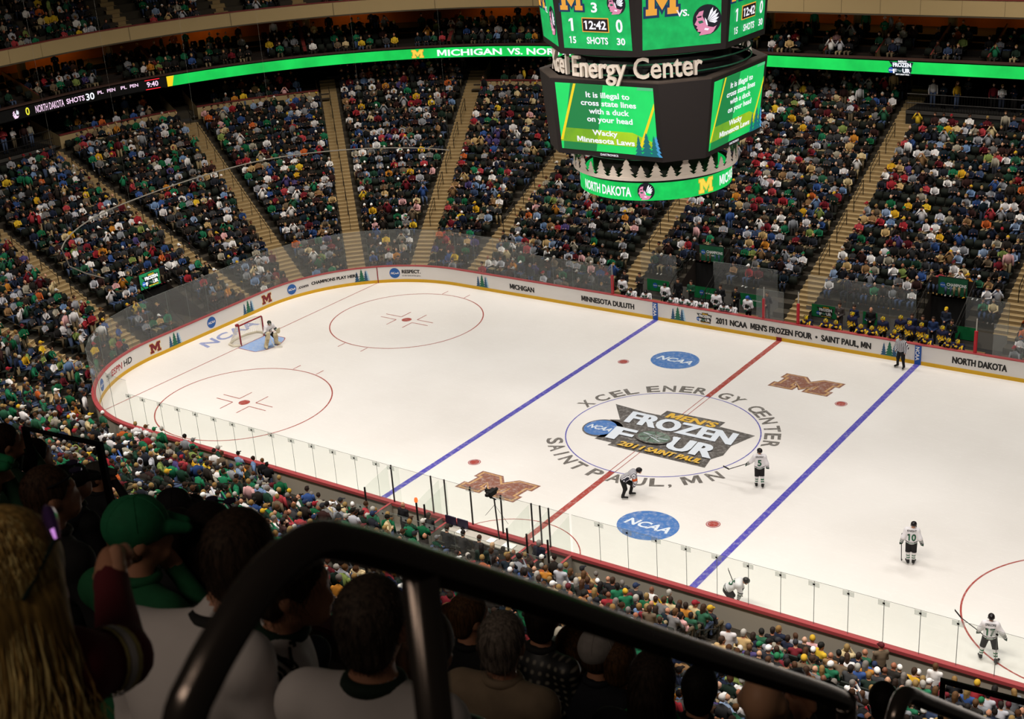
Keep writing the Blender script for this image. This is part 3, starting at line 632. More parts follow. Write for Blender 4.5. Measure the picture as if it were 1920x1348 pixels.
# bottom LED ring
b = MB(); R1 = 3.29
b.lathe([(R1, 12.2), (R1, 12.95)], mat('0fae4d', emit=.95, noise=.2, scale=2), 72); ring = sbuild(b, 'led_ring')
b = MB(); b.lathe([(R1-.02, 12.95), (R1+.03, 13.0), (R1-.25, 13.02)], BLK, 72); b.lathe([(R1, 12.2), (R1-.3, 12.18), (.2, 12.3)], BLK, 48); b.lathe([(2.7, 12.9), (2.7, 14.3)], BLK2, 32); sbuild(b, 'ring_core')
def cyl(R, z0, a0): return lambda u, v, h: np.array(((R+h)*math.cos(a0+u/R), (R+h)*math.sin(a0+u/R), z0+v))
FR = math.atan2(-.868, .496)            # towards the viewer
def on_ring(d, name, off): o = d.build(name, cyl(R1, 12.2, FR+off/R1), None, .008, .006); o.parent = ring; return o
for base_off in (0, math.pi*R1):
    d = Decal(); d.text('NORTH DAKOTA', 0, .17, .4, SW, width=2.75, bold=.035); on_ring(d, 'lettering', -2.42+base_off)
    d = Decal(); d.put(chief_emblem(SPK, mat('2a3350', emit=.15), SW, .36), 0, .38); on_ring(d, 'team_emblem', -.45+base_off)
    d = Decal(); d.put(letter_m(mat('f5d64a', emit=1.05), mat('d8b02a', emit=.9), .75, .6), 0, .38); on_ring(d, 'letter_emblem', 2.25+base_off)
    d = Decal(); d.text('MICHIGAN', 0, .17, .42, SW, width=2.1, bold=.035); on_ring(d, 'lettering', 4.15+base_off)
# tree ring
tr = empty('tree_ring', (0, 0, 0), 0, sb); tr.matrix_parent_inverse = Matrix.Translation((0, 0, -SBZ))
NT = 36
for k in range(NT):
    h = (.85, .55, .68, .5)[k % 4]; w = (.8, .58, .68, .58)[k % 4]; a = 2*PI*k/NT; b = MB(); pts = conifer(0, w, h, 4); n = len(pts); R = 3.55
    f0 = [np.array((R*math.cos(a+x/R), R*math.sin(a+x/R), 13.2+z)) for x, z in pts]; f1 = [p*np.array((.992, .992, 1)) for p in f0]
    b.add(f0+f1, [tuple(range(n)), tuple(range(2*n-1, n-1, -1))]+[(i, (i+1) % n, n+(i+1) % n, n+i) for i in range(n)], STL)
    o = b.build('tree_cutout'); o.parent = tr
b = MB(); b.lathe([(3.53, 13.1), (3.56, 13.1), (3.56, 13.24), (3.53, 13.24)], STL, 72); o = b.build('ring_band'); o.parent = tr
b = MB(); b.tube([(3.45*math.cos(t), 3.45*math.sin(t), 13.98) for t in np.linspace(0, 2*PI, 64, False)], .04, GRAIL, 6, closed=True); o = b.build('rail'); o.parent = tr
# lower video box: four screens, four dark corner panels
def octa(ap, hw, z): 
    return [(ap*math.cos(a)-s*hw*math.sin(a), ap*math.sin(a)+s*hw*math.cos(a), z) for a in (-PI/2, 0, PI/2, PI) for s in (-1, 1)]
lo, hi = octa(3.75, 2.5, 14.1), octa(4.08, 2.55, 17.3)
b = MB(); b.add(lo+hi, [(i, (i+1) % 8, 8+(i+1) % 8, 8+i) for i in range(8)]+[tuple(range(7, -1, -1))], BLK2)
hi2 = octa(4.08, 2.55, 17.36); hi3 = octa(3.7, 2.35, 17.36); b.add(hi+hi2+hi3, [(i, (i+1) % 8, 8+(i+1) % 8, 8+i) for i in range(8)]+[(8+i, 8+(i+1) % 8, 16+(i+1) % 8, 16+i) for i in range(8)], mat('4a3f38', .6))
b.lathe([(3.9, 17.2), (.5, 17.25)], BLK, 24); b.box((2.95, -3.35, 15.75), (.12, .12, .06), mat('e8e4da')); sbuild(b, 'video_box')
SH = 3.2/math.cos(math.atan2(.33, 3.2)); tilt = math.atan2(.33, 3.2)
for a in (-PI/2, 0, PI/2, PI):
    n = np.array((math.cos(a), math.sin(a), 0)); u = np.array((-math.sin(a), math.cos(a), 0)); v = np.array((0, 0, 1))*math.cos(tilt)+n*math.sin(tilt); nn = n*math.cos(tilt)-np.array((0, 0, 1))*math.sin(tilt)
    o0 = n*3.75+np.array((0, 0, 14.1)); fm = frame_map(o0, u, v, nn)
    d = Decal(); x0, x1, y0, y1 = -2.3, 2.3, .22, 3.05
    d.rect(x0, y0, x1, y1, SG2).layer(); d.poly([(x0+.75, y1), (x0+2.3, y1), (x0+1.7, y0), (x0+.1, y0), (x0+.15, .6)], SG3); d.poly([(x0, .55), (x1, .55), (x1, .75), (1.2, 1.15), (x0+.25, 1.15)], SLIME)
    d.poly([(x1-.7, y1), (x1, y1), (x1, y1-.12), (x1-.75, y1-.12)], mat('5cc98a', emit=.9)); d.layer()
    d.poly([(x0+.9, y1), (x0+1.02, y1), (x0+.12, .62), (x0, .62)], SY); d.poly([(x1, 2.45), (x1, 2.2), (x1-.7, .55), (x1-.83, .55)], SY)
    for i, t in enumerate(('It is illegal to', 'cross state lines', 'with a duck', 'on your head')): d.text(t, .18, 2.52-.34*i, .235, SW, width=(2.05, 2.6, 1.9, 2.15)[i], bold=.025)
    d.text('Wacky', -.1, .93, .23, SW, width=1.2, bold=.035); d.text('Minnesota Laws', -.1, .6, .23, SW, width=2.75, bold=.035); d.layer()
    d.p += [(vv+[1.85, y0], f, m, d.L+L) for vv, f, m, L in trees_logo(STB, STB, STL2, 1.0).p]
    s_ = sbuild(d, 'video_screen', fm, None, .012, .012)
    d = Decal(); d.text('DAKTRONICS', 0, .06, .09, SW, width=.85, bold=.02); q = d.build('maker_lettering', fm, None, .015); sub(q, s_)
# name ring between the boxes
nr = empty('name_ring', (0, 0, 0), 0, sb); nr.matrix_parent_inverse = Matrix.Translation((0, 0, -SBZ))
b = MB(); b.lathe([(3.3, 17.2), (3.3, 18.6)], BLK, 32); o = b.build('core'); o.parent = nr
RN = 4.12
for z in (17.55, 17.95, 18.3):
    b = MB(); b.tube([(RN*math.cos(t), RN*math.sin(t), z) for t in np.linspace(0, 2*PI, 72, False)], .035, GRAIL, 6, closed=True); o = b.build('rail'); o.parent = nr
v, f = text2d('Xcel Energy Center', .012); 
def solid_text(t, h, width, fn, m, thick, bold=.012):
    v, f = text2d(t, bold); v = v*[width/v[:, 0].max(), h/CAPH]; b = MB(); n = len(v)
    from collections import Counter
    E = Counter(); 
    for q in f:
        for i in range(len(q)): E[(q[i], q[(i+1) % len(q)])] += 1
    side = [(a, c, n+c, n+a) for (a, c) in E if (c, a) not in E]
    b.add([fn(x, y, thick) for x, y in v]+[fn(x, y, 0) for x, y in v], list(f)+[tuple(n+i for i in q[::-1]) for q in f]+[(a, n+a, n+c, c) for a, c, _, _ in side], m); return b
for k in (0, 1):
    o = solid_text('Xcel Energy Center', .86, 7.6, cyl(RN+.02, 17.45, FR-5.62/RN+k*PI), STL, .16).build('name_lettering'); o.parent = nr
# upper octagon
AP0, AP1, Z0U, Z1U = 4.3, 4.62, 18.35, 22.4
def oct8(ap, z): return [(ap/math.cos(PI/8)*math.cos(PI/8+k*PI/4), ap/math.cos(PI/8)*math.sin(PI/8+k*PI/4), z) for k in range(8)]
b = MB(); b.add(oct8(AP0, Z0U)+oct8(AP1, Z1U), [(i, (i+1) % 8, 8+(i+1) % 8, 8+i) for i in range(8)]+[tuple(range(7, -1, -1)), tuple(range(8, 16))], BLK2); b.lathe([(.4, 22.3), (.4, 30)], BLK, 10); sbuild(b, 'upper_box')
tl = math.atan2(AP1-AP0, Z1U-Z0U)
for k in range(8):
    a = -PI/2+k*PI/4; n = np.array((math.cos(a), math.sin(a), 0)); u = np.array((-math.sin(a), math.cos(a), 0)); v = np.array((0, 0, math.cos(tl)))+n*math.sin(tl); nn = n*math.cos(tl)-np.array((0, 0, math.sin(tl)))
    fm = frame_map(n*AP0+np.array((0, 0, Z0U)), u, v, nn); d = Decal(); d.rect(-1.58, .25, 1.58, 3.85, SG).layer()
    if k % 2 == 0:
        d.put(letter_m(SOR, SBL, 1.05, .85, SBL), -1.05, 2.2); d.text('PER', 0, 2.3, .26, SW, width=.62, bold=.03); d.text('3', 0, 1.72, .38, SW, width=.28, bold=.04)
        d.p += [(vv+[.98, 2.05], f, m, L+1) for vv, f, m, L in chief_emblem(SPK, mat('2a3350', emit=.15), SW, .42).p]
        d.rect(-.62, .93, .62, 1.5, SOR).layer(); d.rect(-.58, .97, .58, 1.46, SDK); d.layer(); d.text('12:42', 0, 1.06, .33, SW, width=1.02, bold=.03)
        d.text('1', -1.12, .98, .5, SW, width=.2, bold=.05); d.text('0', 1.1, .98, .5, SW, width=.3, bold=.05); d.text('15', -1.1, .48, .27, SW, width=.32, bold=.04); d.text('30', 1.13, .48, .27, SW, width=.38, bold=.04); d.text('SHOTS', .05, .48, .27, SW, width=.98, bold=.035)
    else:
        d.put(letter_m(SOR, SBL, 1.3, 1.15, SBL), -.8, 2.15); d.text('VS.', .02, 1.45, .25, SW, width=.52, bold=.03); d.p += [(vv+[.98, 1.2], f, m, L+1) for vv, f, m, L in chief_emblem(SPK, mat('2a3350', emit=.15), SW, .58).p]
    sbuild(d, 'score_screen' if k % 2 == 0 else 'matchup_screen', fm, None, .012, .012)

# hem cable of the protective net at the goal end, on thin ropes from the roof
b = MB(); S_ = np.linspace(nl_s(228), far_s(-21.95), 60); hem = [P(q, .3, 8.65+.55*math.exp(-((q-end_s(0))/9)**2)) for q in S_]; hem = [(-30.4, -6.95, 5.6), (-29.78, -8.51, 6.45), (-28.65, -10.18, 7.5)]+hem[0:]
b.tube(hem, .035, mat('7d786f', .6), 6); nc = tag(b.build('net_cable'), 'thin grey hem cable of the protective net hanging above the goal end', 'cable')
for q in S_[4::11]:
    b = MB(); p = P(q, .3, 8.65+.55*math.exp(-((q-end_s(0))/9)**2)); b.tube([p, (p[0], p[1], 30)], .004, mat('7d786f', .6), 4); b.build('rope', nc)
# ---------------------------------------------------------------- spectators in the stands (uncountable mass) and their seats
def tpl_person(pose):
    """small spectator, faces +y, seat level z=.45; returns verts, tris/quads, slot per vertex (0 skin 1 hair 2 shirt 3 trousers)"""
    V, F, S = [], [], []
    def ring_tube(pts, rad, n, slot, squash=1):
        b0 = len(V); pts = [np.array(p, float) for p in pts]
        for i, p in enumerate(pts):
            t = pts[min(i+1, len(pts)-1)]-pts[max(i-1, 0)]; t /= np.linalg.norm(t); u = np.cross(t, (0, 0, 1.0) if abs(t[2]) < .9 else (0, 1.0, 0)); u /= np.linalg.norm(u); w = np.cross(t, u)
            for k in range(n):
                a = 2*PI*k/n; r = rad[i]; V.append(p+r*(u*math.cos(a)+w*math.sin(a)*squash)); S.append(slot)
        for i in range(len(pts)-1):
            for k in range(n): F.append((b0+i*n+k, b0+i*n+(k+1) % n, b0+(i+1)*n+(k+1) % n, b0+(i+1)*n+k))
        F.append(tuple(b0+k for k in range(n))[::-1]); F.append(tuple(b0+(len(pts)-1)*n+k for k in range(n)))
    def ball(c, r, slot, n=7, m=4, lo=-1.0):
        b0 = len(V); c = np.array(c)
        zs = np.linspace(lo, 1, m)
        for z in zs:
            rr = math.sqrt(max(0, 1-z*z)) if abs(z) < .999 else .12
            for k in range(n): a = 2*PI*k/n; V.append(c+np.array((r[0]*rr*math.cos(a), r[1]*rr*math.sin(a), r[2]*z))); S.append(slot)
        for i in range(m-1):
            for k in range(n): F.append((b0+i*n+k, b0+i*n+(k+1) % n, b0+(i+1)*n+(k+1) % n, b0+(i+1)*n+k))
        F.append(tuple(b0+(m-1)*n+k for k in range(n)))
    lean = pose.get('lean', 0.0); st = pose.get('stand', False); hz = .92 if st else .5
    hip = np.array((0, 0, hz)); top = np.array((0, lean, hz+.52)); head = top+np.array((pose.get('hx', 0), .05+lean*.25, .2))
    ring_tube([hip, hip*.5+top*.5, top-(0, 0, .08), top+(0, 0, .03)], [.165, .19, .2, .07], 8, 2, .62)
    ball(head, (.082, .1, .125), 0)
    if not pose.get('bald'): ball(head+(0, -.018, .03), (.095, .108, .115), 1, 7, 4, -.3)
    if pose.get('cap'): ring_tube([head+(0, .07, .05), head+(0, .19, .04)], [.07, .055], 6, 1, .2)
    sh = top-(0, 0, .07)
    for e in (-1, 1):
        s0 = sh+(e*.19, 0, 0); arm = pose.get('arms', 'lap')
        if arm == 'lap': el, wr = s0+(e*.06, .04, -.27), np.array((e*.08, .27, hz+.12))
        elif arm == 'fold': el, wr = s0+(e*.05, .08, -.25), np.array((-e*.08, .2+lean, hz+.28))
        elif arm == 'chin': el, wr = (s0+(e*.02, .22, -.25), head+(e*.04, .1, -.12)) if e > 0 else (s0+(e*.04, .12, -.25), np.array((.05, .25+lean*.5, hz+.2)))
        elif arm == 'down': el, wr = s0+(e*.06, -.02, -.28), s0+(e*.05, .06, -.52)
        else: el, wr = s0+(e*.12, .15, -.1), head+(e*.08, .12, .02)
        ring_tube([s0, el, wr], [.07, .058, .045], 5, 2); ball(wr, (.045, .05, .045), 0, 5, 3)
        if st: ring_tube([hip+(e*.09, 0, .04), hip+(e*.1, .02, -.45), hip+(e*.1, 0, -.9)], [.1, .075, .055], 5, 3)
        else:
            k = np.array((e*.13, .46, hz+.03)); ring_tube([hip+(e*.09, 0, -.01), k, k+(0, -.03, -.42)], [.095, .078, .055], 5, 3); ring_tube([k+(0, -.05, -.44), k+(0, .14, -.46)], [.05, .04], 4, 1)
    return np.array(V), F, np.array(S)
POSES = [dict(arms='lap'), dict(arms='fold'), dict(arms='lap', lean=.16), dict(arms='chin', lean=.1), dict(arms='fold', cap=1), dict(arms='lap', lean=.08, cap=1, hx=.03), dict(arms='lap', bald=1), dict(arms='up', hx=-.02), dict(arms='down', stand=1), dict(arms='fold', stand=1, cap=1)]
TPL = [tpl_person(p) for p in POSES]
SKINS = ['c08a6e', 'c99a7c', 'b27a5e', 'a3684e', 'cda288', '7a4e3a', 'bd866a']
HAIRS = ['2a1c14', '3a2618', '1a1412', '5a3d22', '8a6a3c', '8f7446', '77706a', '4a2f1c', 'a9a49c', '241a16']
CAPS = ['f0eeea', '1d6a42', '15130f', '8f1f2a', '23304f', 'c8a02a', 'c9c4bc', '6e6e6e', '15130f', 'e6e4e2', '5a1a22', '2a2a2e']
TROU = ['2b3140', '3a4a68', '1c1a1a', '2a2622', '5a4e3c', '8a7a5c', '46536e', '22242c']
SH_DARK = ['17171a', '1e1c1c', '23252d', '14202a', '2c2622', '331e1c', '1b2236', '26221e', '3a3a3c', '1a2a22']
SH_LITE = ['dcd8d8', 'cfcacb', 'b4b4bc', 'e4e0de', '94949a', '9c9484', '84868c', '6e6c6c']
SH_GRN = ['1c6646', '20724e', '145a38', '2a5a42', '1c3a2c']; SH_RED = ['94262e', '6e1c26', 'a43a40', '54161e']
SH_YEL = ['c89a24', 'd4b030', 'b8782a', 'b85a2a']; SH_BLU = ['2a4272', '6a84aa', '34508a', '8294b0', '4a4070', '33415e']; SH_TAN = ['b89a6a', '8a6a48', 'c8b48a', '6a5a48', 'd0a0a0', '7a8a4a']
def pick_shirt(r, green=.12):
    q = r.random()
    for w, L in ((green, SH_GRN), (.19, SH_LITE), (.065, SH_RED), (.035, SH_YEL), (.06, SH_BLU), (.08, SH_TAN)):
        if q < w: return r.choice(L)
        q -= w
    return r.choice(SH_DARK)
LUT = {c: np.array(srgb(c)) for c in set(SKINS+HAIRS+CAPS+TROU+SH_DARK+SH_LITE+SH_GRN+SH_RED+SH_YEL+SH_BLU+SH_TAN)}
class Mass:
    def __init__(s): s.v = []; s.f4 = []; s.loops = []; s.sizes = []; s.c = []; s.n = 0
    def add(s, V, F, C):
        s.v.append(V); s.c.append(C)
        for q in F: s.loops.extend([s.n+i for i in q]); s.sizes.append(len(q))
        s.n += len(V)
    def build(s, name, m):
        me = bpy.data.meshes.new(name); v = np.concatenate(s.v).astype(np.float32); me.vertices.add(len(v)); me.vertices.foreach_set('co', v.ravel())
        lp = np.array(s.loops, np.int32); sz = np.array(s.sizes, np.int32); me.loops.add(len(lp)); me.loops.foreach_set('vertex_index', lp); me.polygons.add(len(sz)); me.polygons.foreach_set('loop_start', np.concatenate([[0], np.cumsum(sz)[:-1]]).astype(np.int32))
        c = np.concatenate(s.c); c = np.concatenate([c, np.ones((len(c), 1))], 1).astype(np.float32); at = me.color_attributes.new('Col', 'FLOAT_COLOR', 'POINT'); at.data.foreach_set('color', c.ravel())
        me.polygons.foreach_set('use_smooth', np.ones(len(sz), bool)); me.materials.append(m); me.update(calc_edges=True); me.validate()
        return link(bpy.data.objects.new(name, me))
def cloth_mat():
    m = bpy.data.materials.new('clothing'); m.use_nodes = True; b = m.node_tree.nodes['Principled BSDF']; a = m.node_tree.nodes.new('ShaderNodeAttribute'); a.attribute_name = 'Col'
    m.node_tree.links.new(a.outputs['Color'], b.inputs['Base Color']); b.inputs['Roughness'].default_value = .85; b.inputs['Specular IOR Level'].default_value = .15; return m
FARSTUFF = Mass(); SEATS = Mass(); NEAR = []; NEARSEAT = []
SEATC = np.array(srgb('1d211c')); SEATT = np.array(srgb('b9b9b0'))
def rounded_slab(w, d, h, c, R=None):
    x, y, z = w/2, d/2, h/2; k = .82
    V = np.array([(a*x*(k if zz else 1), b*y, zz2*z) for zz, zz2 in ((0, -1), (0, .4), (1, 1)) for a in (-1, 1) for b in (-1, 1)])
    F = []
    for i in (0, 4): F += [(i, i+1, i+5, i+4), (i+3, i+2, i+6, i+7), (i+2, i, i+4, i+6), (i+1, i+3, i+7, i+5)]
    F += [(8, 9, 11, 10), (1, 0, 2, 3)]
    return V+np.array(c), F
_bk = rounded_slab(.46, .07, .44, (0, -.24, .66)); _st = rounded_slab(.46, .07, .40, (0, -.17, .62)); _st2 = rounded_slab(.46, .42, .07, (0, 0, .42))
TAGV = np.array([(.225, .02, .5), (.25, .02, .5), (.25, .05, .54), (.225, .05, .54)])
def place(V, s, d, z, yaw=0, k=1.0):
    bx, by, nx, ny, _ = base(s); f = np.array((-nx, -ny)); r = np.array((f[1], -f[0])); cy, sy = math.cos(yaw), math.sin(yaw)
    x = V[:, 0]*cy-V[:, 1]*sy; y = V[:, 0]*sy+V[:, 1]*cy; o = P(s, d, z); k = np.float64(k)
    return np.stack([o[0]+k*(x*r[0]+y*f[0]), o[1]+k*(x*r[1]+y*f[1]), o[2]+k*V[:, 2]], 1)
def in_view(p, m=.12):
    u, v, z = depth_px(p); return z > 1 and -1920*m < u < 1920*(1+m) and -1348*m < v < 1348*(1+m)
def hidden_front(p):
    """true where the handrail and the people beside the viewer cover the stand for good"""
    u, v, z = depth_px(p)
    rail = np.interp(u, [0, 160, 330, 480, 540, 650, 760, 1000, 1590, 1920], [905, 880, 930, 985, 1005, 985, 1000, 1078, 1290, 1400]); return v > rail+25
def spectator(s, d, z, r, green=.12, occ=.86, stand=0.0, lowz=0.0):
    if r.random() > occ: return
    i = r.randrange(8) if r.random() > stand else 8+r.randrange(2)
    V, F, S = TPL[i]; sk, hr, shc, tr = r.choice(SKINS), r.choice(HAIRS), pick_shirt(r, green), r.choice(TROU)
    if (POSES[i].get('cap') and r.random() < .6) or r.random() < .09: hr = r.choice(CAPS)
    yaw = r.gauss(0, .22); k = r.uniform(.92, 1.06)
    if i >= 8: d += r.uniform(-.14, .1); s += r.uniform(-.1, .1); yaw += r.choice((0, .5, -.5, .2))
    p = P(s, d, z+.9)
    if in_view(p, 0) and not hidden_front(p): NEAR.append((depth_px(p)[2], s, d, z+lowz, i, sk, hr, shc, tr, yaw, k))
    else: put_spectator((0, s, d, z+lowz, i, sk, hr, shc, tr, yaw, k))
def put_spectator(t):
    _, s, d, z, i, sk, hr, shc, tr, yaw, k = t; V, F, S = TPL[i]
    T = np.stack([LUT[sk], LUT[hr], LUT[shc], LUT[tr]]); FARSTUFF.add(place(V, s, d, z, yaw, k), F, T[S])
def seat(s, d, z, r, full):
    p = P(s, d, z+.6)
    if in_view(p, 0) and not hidden_front(p) and depth_px(p)[2] < 60 and s < S1: NEARSEAT.append((depth_px(p)[2], s, d, z, full)); return
    put_seat(s, d, z, r, full)
def put_seat(s, d, z, r, full):
    parts = [_bk, _st2 if full else _st]
    V = np.concatenate([p[0] for p in parts]); F = list(parts[0][1])+[tuple(12+i for i in q) for q in parts[1][1]]
    C = np.tile(SEATC*r.uniform(.75, 1.3), (len(V), 1)); V = np.concatenate([V, TAGV]); F = F+[tuple(24+i for i in range(4))]; C = np.concatenate([C, np.tile(SEATT, (4, 1))])
    SEATS.add(place(V, s, d, z), F, C)
def fill(a, b, d, z, r, occ, green, seats=True, pitch=.52, stand=0.0):
    s = a
    while s < b:
        st = pitch/stretch(s, d); s += st
        if s > b-st*.3: break
        p = P(s, d, z+.9)
        if not in_view(p): continue
        q = r.random() < occ
        if seats: seat(s, d-.12, z, r, q)
        if q: spectator(s, d, z, r, green, 1.0, stand)
R_ = random.Random(5)
SB = sorted(AS)
for a, c in zip(SB, SB[1:]):
    mid = (a+c)/2; near = mid < S1; far = mid > S4; corner = S1 <= mid <= S2
    green = .27 if (near and mid > near_s(2)) or corner else (.09 if near else .075)
    occ = .9 if (near or corner) else .84
    for n in range(NR):
        d = rd(n)+.32; z = rz_(n)
        w = .62/stretch(mid, d)
        # split where tunnels, benches and the penalty boxes cut the row
        s0 = a+w; pts = [s0]
        for v, hw in VOMS:
            if a < v < c and n < 6: pts += [v-hw-.25, v+hw+.25]
        pts.append(c-w)
        if n == 0 and ((near and mid > near_s(-6)) or corner):
            if mid < nl_s(205): fill(a+w, c-w, .62, 0, R_, .72, .3, False, .55, .9)
        for u, v in zip(pts[::2], pts[1::2]):
            lo, hi = row_range((u+v)/2); 
            if BENCH[0][0] < mid < BENCH[1][1] and n == 3: lo = 4
            if n < lo or n >= hi: continue
            k = occ
            if far and mid < far_s(-8) and R_.random() < .6: k = .62 if n < 14 else .5
            if far and mid > far_s(0): k = .76
            st = .55 if (near and n < 7 and mid > near_s(-4)) or (corner and n < 6) else (.16 if n < 3 and far else .03)
            if near and mid < near_s(3) : st = .06
            fill(u, v, d, z, R_, k, green, stand=st, pitch=.6 if near else .52)
for a, c in LOGE:
    for k in range(3): fill(a+.6, c-.6, 18.95+.95*k, 8.6+.28*k, R_, .7, .15, True, .62, .1)
for a, c in PLAT: fill(a+.8, c-.5, 18.9, 8.95, R_, .55, .1, False, .7, .8); fill(a+.8, c-.5, 20.4, 8.95, R_, .4, .1, False, .8, .8)
for a, c in REG: fill(a+.8, c-.8, rd(NR)+.9, rz_(NR)-.3, R_, .8, .2, False, .6, .9)
s = A0
while s < A1:                                   # club suites
    for k in range(4):
        fill(s+.1, s+3.2, 18.45+.9*k, 11.75+.3*k, R_, (.62, .66, .6, .5)[k], .16, True, .6, .03 if k < 3 else .5)
    s += 3.4
UA2 = sorted([A0]+UA+[A1])
for a, c in zip(UA2, UA2[1:]):
    for n in range(11): fill(a+.45, c-.45, 17.15+UR*n+.7, 15.0+UZ*n, R_, .85, .13, True, .52, .03)
NEAR.sort(key=lambda t: t[0])
NIND = 200
for t in NEAR[NIND:]: put_spectator(t)
CM = cloth_mat()
NEARSEAT.sort(key=lambda t: t[0]); NSEAT = 300
for t in NEARSEAT[NSEAT:]: put_seat(*t[1:4], R_, t[4])
crowd = FARSTUFF.build('crowd', CM); crowd['kind'] = 'stuff'; tag(crowd, 'thousands of seated spectators filling the far, end and upper stands', 'crowd')
sts = SEATS.build('stadium_seats', CM); sts['kind'] = 'stuff'; tag(sts, 'rows of dark folding seats throughout the stands', 'seats')
print('NEAR', len(NEAR), 'verts', FARSTUFF.n, SEATS.n, NEAR[NIND][0] if len(NEAR) > NIND else None)
# ---------------------------------------------------------------- body modelling: smooth blended volumes meshed as one continuous surface
from mathutils.bvhtree import BVHTree
def V3(*a): return np.array(a, float)
def frame(fwd, up=(0, 0, 1)):
    y = np.array(fwd, float); y /= np.linalg.norm(y); x = np.cross(y, up); x /= np.linalg.norm(x); return np.stack([x, y, np.cross(x, y)], 1)
def cap(a, b, ra, rb, i): return ('c', np.array(a, float), np.array(b, float), ra, rb, i)
def ell(c, r, i, R=None): return ('e', np.array(c, float), np.array(r, float), np.eye(3) if R is None else R, 0, i)
def cut(p): return ('x', p)
def _dist(p, X):
    if p[0] == 'c':
        a, b, ra, rb = p[1:5]; ba = b-a; L = ba@ba+1e-12; t = np.clip(((X-a)@ba)/L, 0, 1); return np.linalg.norm(X-a-t[:, None]*ba, axis=1)-(ra+(rb-ra)*t)
    q = (X-p[1])@p[3]; k = np.linalg.norm(q/p[2], axis=1); k2 = np.linalg.norm(q/(p[2]**2), axis=1)+1e-9; return k*(k-1)/k2
def field(prims, X, k):
    d = None; best = None; idx = None
    for p in prims:
        if p[0] == 'x': d = np.maximum(d, -_dist(p[1], X)); continue
        q = _dist(p, X)
        if d is None: d = q.copy(); best = q.copy(); idx = np.full(len(X), p[5])
        else:
            m = q < best; best[m] = q[m]; idx[m] = p[5]; h = np.maximum(k-np.abs(d-q), 0)/k; d = np.minimum(d, q)-h*h*k*.25
    return d, idx
def sdf(prims, h=.03, k=.04):
    """surface nets: verts, quads and the id of the nearest volume for each quad"""
    lo, hi = np.full(3, 1e9), np.full(3, -1e9)
    for p in prims:
        if p[0] == 'c':
            for q, r in ((p[1], p[3]), (p[2], p[4])): lo = np.minimum(lo, q-r); hi = np.maximum(hi, q+r)
        elif p[0] == 'e': r = np.abs(p[3])@p[2]; lo = np.minimum(lo, p[1]-r); hi = np.maximum(hi, p[1]+r)
    lo -= 2.1*h; hi += 2.1*h; n = np.ceil((hi-lo)/h).astype(int)+1
    G = np.stack(np.meshgrid(*[lo[a]+h*np.arange(n[a]) for a in range(3)], indexing='ij'), -1)
    D, _ = field(prims, G.reshape(-1, 3), k); D = D.reshape(n); I = D < 0
    C = [(x, y, z) for x in (0, 1) for y in (0, 1) for z in (0, 1)]
    sl = lambda A, c: A[c[0]:n[0]-1+c[0], c[1]:n[1]-1+c[1], c[2]:n[2]-1+c[2]]
    cnt = sum(sl(I, c).astype(int) for c in C); M = (cnt > 0) & (cnt < 8); ids = np.full(M.shape, -1); w = np.argwhere(M); ids[M] = np.arange(len(w))
    acc = np.zeros((len(w), 3)); num = np.zeros(len(w))
    for a in range(3):
        for c in C:
            if c[a]: continue
            e = list(c); e[a] = 1; d0 = D[tuple((w+c).T)]; d1 = D[tuple((w+e).T)]; m = (d0 < 0) != (d1 < 0)
            t = np.where(m, d0/(d0-d1+1e-12), 0); q = np.array(c, float)[None].repeat(len(w), 0); q[:, a] += t; acc[m] += q[m]; num[m] += 1
    V = lo+h*(w+acc/num[:, None]); F = []
    for a in range(3):
        b, c = (a+1) % 3, (a+2) % 3; s0 = [slice(None)]*3; s1 = [slice(None)]*3; s0[a] = slice(0, -1); s1[a] = slice(1, None)
        A, B = I[tuple(s0)], I[tuple(s1)]; w2 = np.argwhere(A != B); fl = A[tuple(w2.T)]
        ok = (w2[:, b] > 0) & (w2[:, c] > 0); w2 = w2[ok]; fl = fl[ok]; eb = np.eye(3, dtype=int)[b]; ec = np.eye(3, dtype=int)[c]
        q = np.stack([ids[tuple((w2-eb-ec).T)], ids[tuple((w2-ec).T)], ids[tuple(w2.T)], ids[tuple((w2-eb).T)]], 1); q[~fl] = q[~fl][:, ::-1]; F.append(q)
    F = np.concatenate(F); F = F[(F >= 0).all(1)]
    cen = V[F].mean(1); best = None; idx = None
    for p in prims:
        if p[0] == 'x': continue
        q = _dist(p, cen)
        if best is None: best = q; idx = np.full(len(cen), p[5])
        else: m = q < best; best = np.where(m, q, best); idx = np.where(m, p[5], idx)
    return V, F, idx
def sdf_mesh(name, prims, mats, h=.03, k=.04, matfn=None):
    V, F, idx = sdf(prims, h, k)
    me = bpy.data.meshes.new(name); me.from_pydata(V.tolist(), [], F.tolist())
    for m in mats: me.materials.append(m)
    if matfn is not None: idx = matfn(idx, V[F].mean(1))
    me.polygons.foreach_set('material_index', idx.astype(np.int32)); me.polygons.foreach_set('use_smooth', np.ones(len(F), bool)); me.update(); return me
def obj(name, me, parent=None, loc=None, rz=None):
    o = bpy.data.objects.new(name, me); link(o, parent)
    if loc is not None: o.location = loc
    if rz is not None: o.rotation_euler = (0, 0, rz)
    return o
